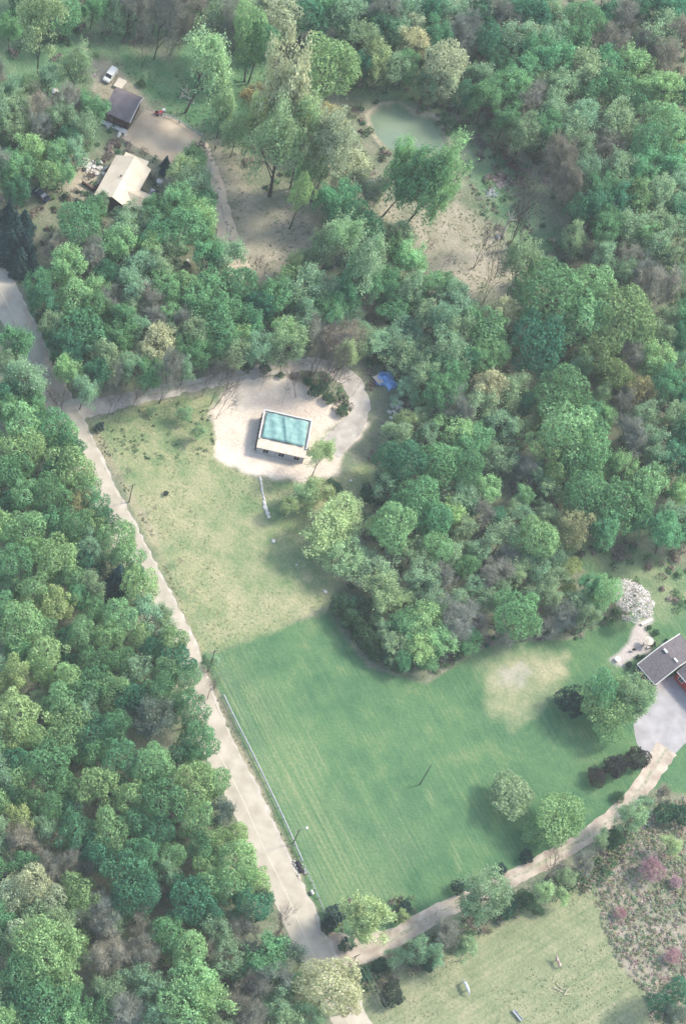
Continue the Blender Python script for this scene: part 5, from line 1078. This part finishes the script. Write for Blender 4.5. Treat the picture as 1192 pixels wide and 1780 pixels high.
# ------------------------------------------------------------------ horses in the lower pasture
def horse(p, q_, label, hide, graze=False, k=1.0):
    A, B = P(*p), P(*q_); c = (A + B) / 2; a_ = math.atan2(B[1] - A[1], B[0] - A[0])
    hd = [(.95, 0, 1.25), (1.25, 0, 1.0), (1.45, 0, .6), (1.55, 0, .28)] if graze else [(.95, 0, 1.4), (1.15, 0, 1.65), (1.3, 0, 1.85), (1.62, 0, 1.62)]
    pts = [(-.75, 0, 1.25), (-.3, 0, 1.18), (.2, 0, 1.15), (.65, 0, 1.22)] + hd
    ed = [(0, 1), (1, 2), (2, 3), (3, 4), (4, 5), (5, 6), (6, 7)]; rd_ = [.27, .30, .31, .27, .2, .14, .13, .07]
    for sy in (-1, 1):
        b_ = len(pts); pts += [(-.72, sy * .17, .95), (-.62, sy * .17, .72), (-.85, sy * .17, .48), (-.78, sy * .17, .05)]; ed += [(0, b_), (b_, b_ + 1), (b_ + 1, b_ + 2), (b_ + 2, b_ + 3)]; rd_ += [.16, .11, .055, .06]
        b_ = len(pts); pts += [(.68, sy * .16, .9), (.70, sy * .16, .52), (.68, sy * .16, .05)]; ed += [(3, b_), (b_, b_ + 1), (b_ + 1, b_ + 2)]; rd_ += [.12, .06, .06]
    b_ = len(pts)
    o = body('horse', pts, ed, rd_, mc[hide], root=1); o.location = (c[0], c[1], 0); o.rotation_euler = (0, 0, a_); o.scale = (k, k, k); tag(o, label, 'horse', 'horses in the pasture')
    MB().tube([(-.98, 0, 1.3), (-1.12, 0, 1.0), (-1.1, 0, .55)], [.05, .09, .03], 6).build('tail', mc['hidew'] if hide != 'hideb' else mc['cloth'], o)
    m = MB(); [m.tube([(hd[2][0] - .04, sy * .06, hd[2][2] + .08), (hd[2][0] - .06, sy * .09, hd[2][2] + .24)], [.04, .01], 4) for sy in (-1, 1)]; m.build('ear', mc[hide], o)
horse((803, 1706), (811.5, 1726), 'grey horse grazing in the lower pasture nearer the dark bush', 'hideg', True, 1.15)
horse((971, 1683), (964, 1669), 'brown and white horse standing in the middle of the pasture', 'hideb', False, 1.0)
q = P(898, 1766); t = thing('feed_trough', 'long narrow grey feed trough at the bottom edge of the pasture', 'trough', (q[0], q[1], 0), ang((891, 1758), (904, 1774)))
m = MB().box((0, 0, .32), (2.4, .5, .05)); [m.box((0, s_ * .27, .45), (2.4, .05, .32)) for s_ in (-1, 1)]; [m.box((s_ * 1.2, 0, .45), (.05, .5, .32)) for s_ in (-1, 1)]; m.build('tub', mc['grey'], t)
for x in (-.9, .9): MB().box((x, 0, .15), (.12, .45, .3)).build('leg', mc['creos'], t)
windrow([(975, 1718), (981, 1735)], 'thin dry branch lying in the pasture below the brown and white horse', 6, 1.8, 'tan_roof', .2, 'fallen_branch')
# ------------------------------------------------------------------ ground cover nobody could count
def cover(name, zones, label, seed, cap=400000):
    r = np.random.RandomState(seed); Vs, Qs, Ts = [], [], []; base = 0
    for poly, step, rad, leaf, nl, cols, keep in zones:
        q = np.array([P(x, y)[:2] for x, y in poly]); lo, hi = q.min(0), q.max(0); n = int((hi[0] - lo[0]) * (hi[1] - lo[1]) / step ** 2)
        X = r.uniform(lo[0], hi[0], n); Y = r.uniform(lo[1], hi[1], n); px_, py_ = proj(X, Y); d = sdist(px_, py_, poly)
        ok = (d > 0) & (vnoise(X, Y, 7, seed) + vnoise(X, Y, 3, seed + 1) * .7 > keep)
        for bz in AVOID: ok &= sdist(px_, py_, bz) < -2
        X, Y = X[ok], Y[ok]; k = len(X)
        R = r.uniform(*rad, k); T = np.array(cols)[r.randint(len(cols), size=k)] * r.uniform(.75, 1.25, (k, 1))
        C = np.repeat(np.stack([X, Y, R * .35], -1), nl, 0); Rr = np.repeat(R, nl)[:, None]
        dv = r.normal(size=C.shape); dv /= np.linalg.norm(dv, axis=1)[:, None]; dv[:, 2] = np.abs(dv[:, 2]) * .8
        C = C + dv * Rr * r.uniform(.5, 1.05, (len(C), 1)); dv = dv * .5 + np.array([0, 0, .6]); V, Q = leaf_quads(C, dv, leaf, r, .4)
        Vs.append(V); Qs.append(Q + base); base += len(V); Ts.append(np.repeat(np.repeat(T, nl, 0), 4, 0))
    V, Q, T = np.vstack(Vs), np.vstack(Qs), np.vstack(Ts)
    me = mesh_np(name, V, Q, MAT['brush']); at = me.attributes.new('tint', 'FLOAT_COLOR', 'POINT')
    at.data.foreach_set('color', np.hstack([T, np.ones((len(T), 1))]).astype(np.float32).ravel())
    return tag(link(name, me), label, None, None, 'stuff')
def corridor(pts, w):
    p = np.array(pts, float); d = np.gradient(p, axis=0); d /= np.linalg.norm(d, axis=1)[:, None]; n = np.stack([-d[:, 1], d[:, 0]], -1); return [tuple(x) for x in np.vstack([p + n * w, (p - n * w)[::-1]])]
ROADC = [(x - 29, y) for x, y in ROAD_R]
AVOID = [corridor(ROADC, 31), corridor(DRIVE, 16), corridor(LANE, 15), PAD, Z_POND, Z_SAND]
GRN = [(.10, .19, .09), (.14, .23, .11), (.07, .14, .08)]; BRN = [(.22, .18, .15), (.27, .22, .19), (.17, .14, .12)]; PNK = [(.38, .27, .25), (.32, .24, .22)]; OLV = [(.22, .25, .13), (.28, .28, .16)]
ALLW = [(-40, -40), (1240, -40), (1240, 1060), (1010, 1080), (830, 1130), (640, 1090), (590, 1000), (640, 820), (640, 640), (540, 625), (130, 700), (-40, 400)]
LEFTW = [(-40, 690), (100, 700), (180, 850), (260, 1020), (340, 1180), (400, 1330), (480, 1520), (560, 1700), (600, 1820), (-40, 1820)]
keepout = AVOID[:]
AVOID = AVOID + [Z_MEADOW, Z_BARNYARD, Z_DIRT1, Z_DIRT2]
cover('undergrowth', [(ALLW, 2.2, (.5, 1.3), .24, 38, GRN + BRN, -.25), (LEFTW, 2.8, (.5, 1.1), .26, 26, GRN + BRN, -.1)], 'low brushy undergrowth on the woodland floor', 31)
AVOID = keepout
Z_BRUSH1 = [(612, 1690), (700, 1655), (800, 1600), (900, 1560), (1000, 1505), (1060, 1460), (1100, 1430), (1080, 1490), (1040, 1545), (960, 1560), (880, 1600), (780, 1660), (700, 1700), (640, 1725)]
Z_BRUSH2 = [(572, 1600), (590, 1620), (640, 1632), (700, 1610), (770, 1570), (720, 1560), (640, 1560), (590, 1560)]
Z_ROUGH = [(170, 745), (240, 712), (360, 690), (378, 740), (372, 790), (300, 800), (220, 800)]
Z_ISLE = [(500, 655), (545, 645), (575, 655), (605, 690), (612, 715), (600, 735), (580, 705), (545, 690)]
Z_EDGE = [(572, 1062), (590, 1050), (660, 1100), (740, 1150), (830, 1120), (860, 1090), (1000, 1090), (1060, 1040), (1075, 1075), (1000, 1112), (860, 1112), (760, 1170), (690, 1165), (620, 1120)]
cover('scrub', [(Z_SCRUB, .6, (.2, .6), .15, 14, [(.20, .30, .17), (.25, .32, .20), (.30, .34, .23), (.36, .34, .27)] + [(.46, .34, .31), (.40, .31, .28)] + OLV, -.9), (Z_BRUSH1, .85, (.5, 1.5), .2, 34, GRN + [(.20, .29, .17)] + BRN + OLV, -.9), (Z_BRUSH2, 1.3, (.3, .7), .18, 18, OLV + BRN, -.3), (Z_ROUGH, 1.5, (.2, .6), .15, 12, [(.13, .22, .11), (.19, .25, .15)], -.1),
               (Z_ISLE, .8, (.3, .9), .18, 22, GRN + BRN, -.5), (Z_EDGE, 1.1, (.4, 1.0), .2, 22, GRN + GRN + BRN, -.6), (Z_DIRT2, 1.1, (.1, .3), .12, 7, OLV + [(.24, .30, .16)], -.3), (Z_DIRT1, 1.2, (.1, .35), .12, 7, GRN + OLV, -.1), (Z_MEADOW2, 1.3, (.3, .8), .18, 14, GRN + BRN, -.4)], 'tangled low scrub and dry weeds', 41)
cover('rough_grass', [(Z_FIELD, .8, (.04, .12), .10, 5, [(.26, .30, .15), (.33, .33, .18), (.18, .26, .12)], -.2), (Z_MEADOW, 1.0, (.15, .45), .12, 8, [(.09, .18, .09), (.15, .24, .12)], -.3), (Z_PASTURE, .9, (.04, .12), .10, 5, [(.22, .25, .14), (.28, .27, .17), (.16, .21, .11)], -.2), (Z_VERGE, .6, (.12, .3), .1, 8, OLV + [(.10, .16, .08)], -.3)], 'tussocky rough grass of the fields', 51)
# ------------------------------------------------------------------ haze
hp = [P(x, y, z_) for x, y in ((-60, -40), (1260, -40), (1260, 1850), (-60, 1850)) for z_ in (0,)]
hx0, hx1 = min(q[0] for q in hp) - 120, max(q[0] for q in hp) + 120; hy0, hy1 = min(min(q[1] for q in hp), 0) - 120, max(q[1] for q in hp) + 120
hz0, hz1 = -2.2, CAMH + 12
hz = MB().box(((hx0 + hx1) / 2, (hy0 + hy1) / 2, (hz0 + hz1) / 2), (hx1 - hx0, hy1 - hy0, hz1 - hz0)).build('haze', None)
hm = bpy.data.materials.new('haze'); hm.use_nodes = True; hn, hl = hm.node_tree.nodes, hm.node_tree.links; hn.clear()
ho = hn.new('ShaderNodeOutputMaterial'); pv = hn.new('ShaderNodeVolumePrincipled'); pv.inputs['Color'].default_value = HAZE_COL; pv.inputs['Density'].default_value = HAZE_D; pv.inputs['Anisotropy'].default_value = 0.0
hl.new(pv.outputs[0], ho.inputs['Volume']); hz.data.materials.append(hm); tag(hz, None, None, None, 'stuff')
# ------------------------------------------------------------------ every tree gets a label of its own
MARKS = [((495, 745), 'the turquoise-tarped house'), ((669, 661), 'the blue tarp pile'), ((214, 312), 'the cream-roofed house'), ((214, 183), 'the barn'), ((708, 222), 'the pond'), ((1100, 1038), 'the white blossom tree'),
         ((1150, 1150), 'the red house'), ((145, 712), 'the driveway mouth'), ((590, 1668), 'the lane junction'), ((228, 858), 'the upper roadside pole'), ((740, 1347), 'the lone lawn pole'), ((1001, 917), 'the golden budding tree'),
         ((871, 400), 'the dead white tree'), ((807, 1716), 'the grey horse'), ((1137, 1508), 'the pink shrub'), ((72, 343), 'the dark car'), ((888, 1382), 'the pale round lawn tree'), ((683, 1738), 'the dark pasture bush'),
         ((388, 1211), 'the upper fence end'), ((571, 1612), 'the mailbox'), ((0, 1780), "the photo's lower left corner"), ((1192, 0), "the photo's top right corner"), ((0, 0), "the photo's top left corner"), ((1192, 1780), "the photo's lower right corner"),
         ((32, 1434), 'the lime-green edge tree'), ((320, 460), 'the white barrels'), ((1192, 600), "the right edge's upper third"), ((0, 1000), "the left edge's middle"), ((367, 1150), 'the middle roadside pole'), ((514, 1455), 'the lamp pole'),
         ((596, 0), "the top edge's middle"), ((373, 257), 'the standing person'), ((570, 1062), "the lawn's top corner"), ((1098, 925), "the upper right lawn"), ((872, 312), 'the striped logs'), ((270, 612), 'the cream tree above the driveway'), ((98, 1052), 'the cream-yellow wood tree'), ((210, 1520), 'the huge dark green tree')]
def where(dx, dy):
    a_ = (math.degrees(math.atan2(dy, dx)) + 360) % 360
    return ['right of', 'below and right of', 'below', 'below and left of', 'left of', 'above and left of', 'above', 'above and right of'][int((a_ + 22.5) // 45) % 8]
used = {}
SIZE = {}
for c_ in KIND:
    rs = sorted(t['R'] for t in trees if t['code'] == c_); SIZE[c_] = (rs[len(rs) // 4], rs[3 * len(rs) // 4]) if len(rs) > 3 else (0, 1e9)
single = {c_: sum(t['code'] == c_ for t in trees) == 1 for c_ in KIND}
SPECIAL = [((1100, 1043), 'W', 'big white blossoming tree on the grass above the patio of the red house'), ((683, 1738), 'J', 'dark brown-green round bush alone on the edge of the pasture'),
           ((1106, 1318), 'X', 'largest of the three purple-brown round shrubs, touching the gravel pad'), ((1068, 1332), 'X', 'middle one of the three purple-brown round shrubs beside the lane'), ((1037, 1350), 'X', 'smallest and leftmost of the three purple-brown round shrubs beside the lane'),
           ((1001, 921), 'O', 'golden-brown budding tree at the top corner of the upper right lawn'), ((888, 1384), 'Q', 'round pale grey-green tree on the lawn, left of the light green one'), ((968, 1421), 'L', 'light green spreading tree on the lawn beside the gravel lane')]
OR = ['nearest', 'second', 'third', 'fourth', 'fifth', 'sixth', 'seventh', 'eighth', 'ninth', 'tenth', 'eleventh', 'twelfth', 'thirteenth', 'fourteenth', 'fifteenth']
buckets = {}
for t in trees:
    x, y = t['px']; lo, hi = SIZE[t['code']]; sz = 'small ' if t['R'] < lo else 'large ' if t['R'] > hi else ''
    d_, (mx, my), nm = sorted((math.hypot(x - mx, y - my), (mx, my), nm) for (mx, my), nm in MARKS if math.hypot(x - mx, y - my) > 14)[0]
    t['lab'] = (sz + t['look'], where(x - mx, y - my), nm); t['dist'] = d_; buckets.setdefault(t['lab'], []).append(t)
for ts in buckets.values():
    for k, t in enumerate(sorted(ts, key=lambda q: q['dist'])):
        a_, w_, n_m = t['lab']; t['final'] = f"{a_} {w_} {n_m}" if len(ts) == 1 else f"{a_}, {OR[k] if k else 'nearest'} {w_} {n_m}"
for t in trees:
    x, y = t['px']; o = t['o']; lab = t['final']
    for (sx, sy), c_, s_ in SPECIAL:
        if t['code'] == c_ and math.hypot(sx - x, sy - y) < 14: lab = s_; break
    if len(lab.split()) > 16: lab = lab.replace('half-leafed ', '').replace('above and ', 'up and ').replace('broadleaf ', '').replace(', nearest', ', first')
    if len(lab.split()) > 16: lab = lab.replace(' full ', ' ').replace(' dense ', ' ').replace('deep blue-green', 'dark').replace('see-through ', '')
    used[lab] = 1; o['label'] = lab; o['category'] = KIND[t['code']][2]
    if 'foot' in t: o['group'] = 'trees with their stems in view'
    elif t['code'] in 'EXHKJ': o['group'] = 'shrubs about the lawns'
    elif x < 480 and y > 720 and x < 160 + (y - 700) * .42: o['group'] = 'trees of the wood left of the road'
    elif x > 560 and y < 1180: o['group'] = 'trees of the wood right of the clearing'
    else: o['group'] = 'trees between the houses and along the lanes'
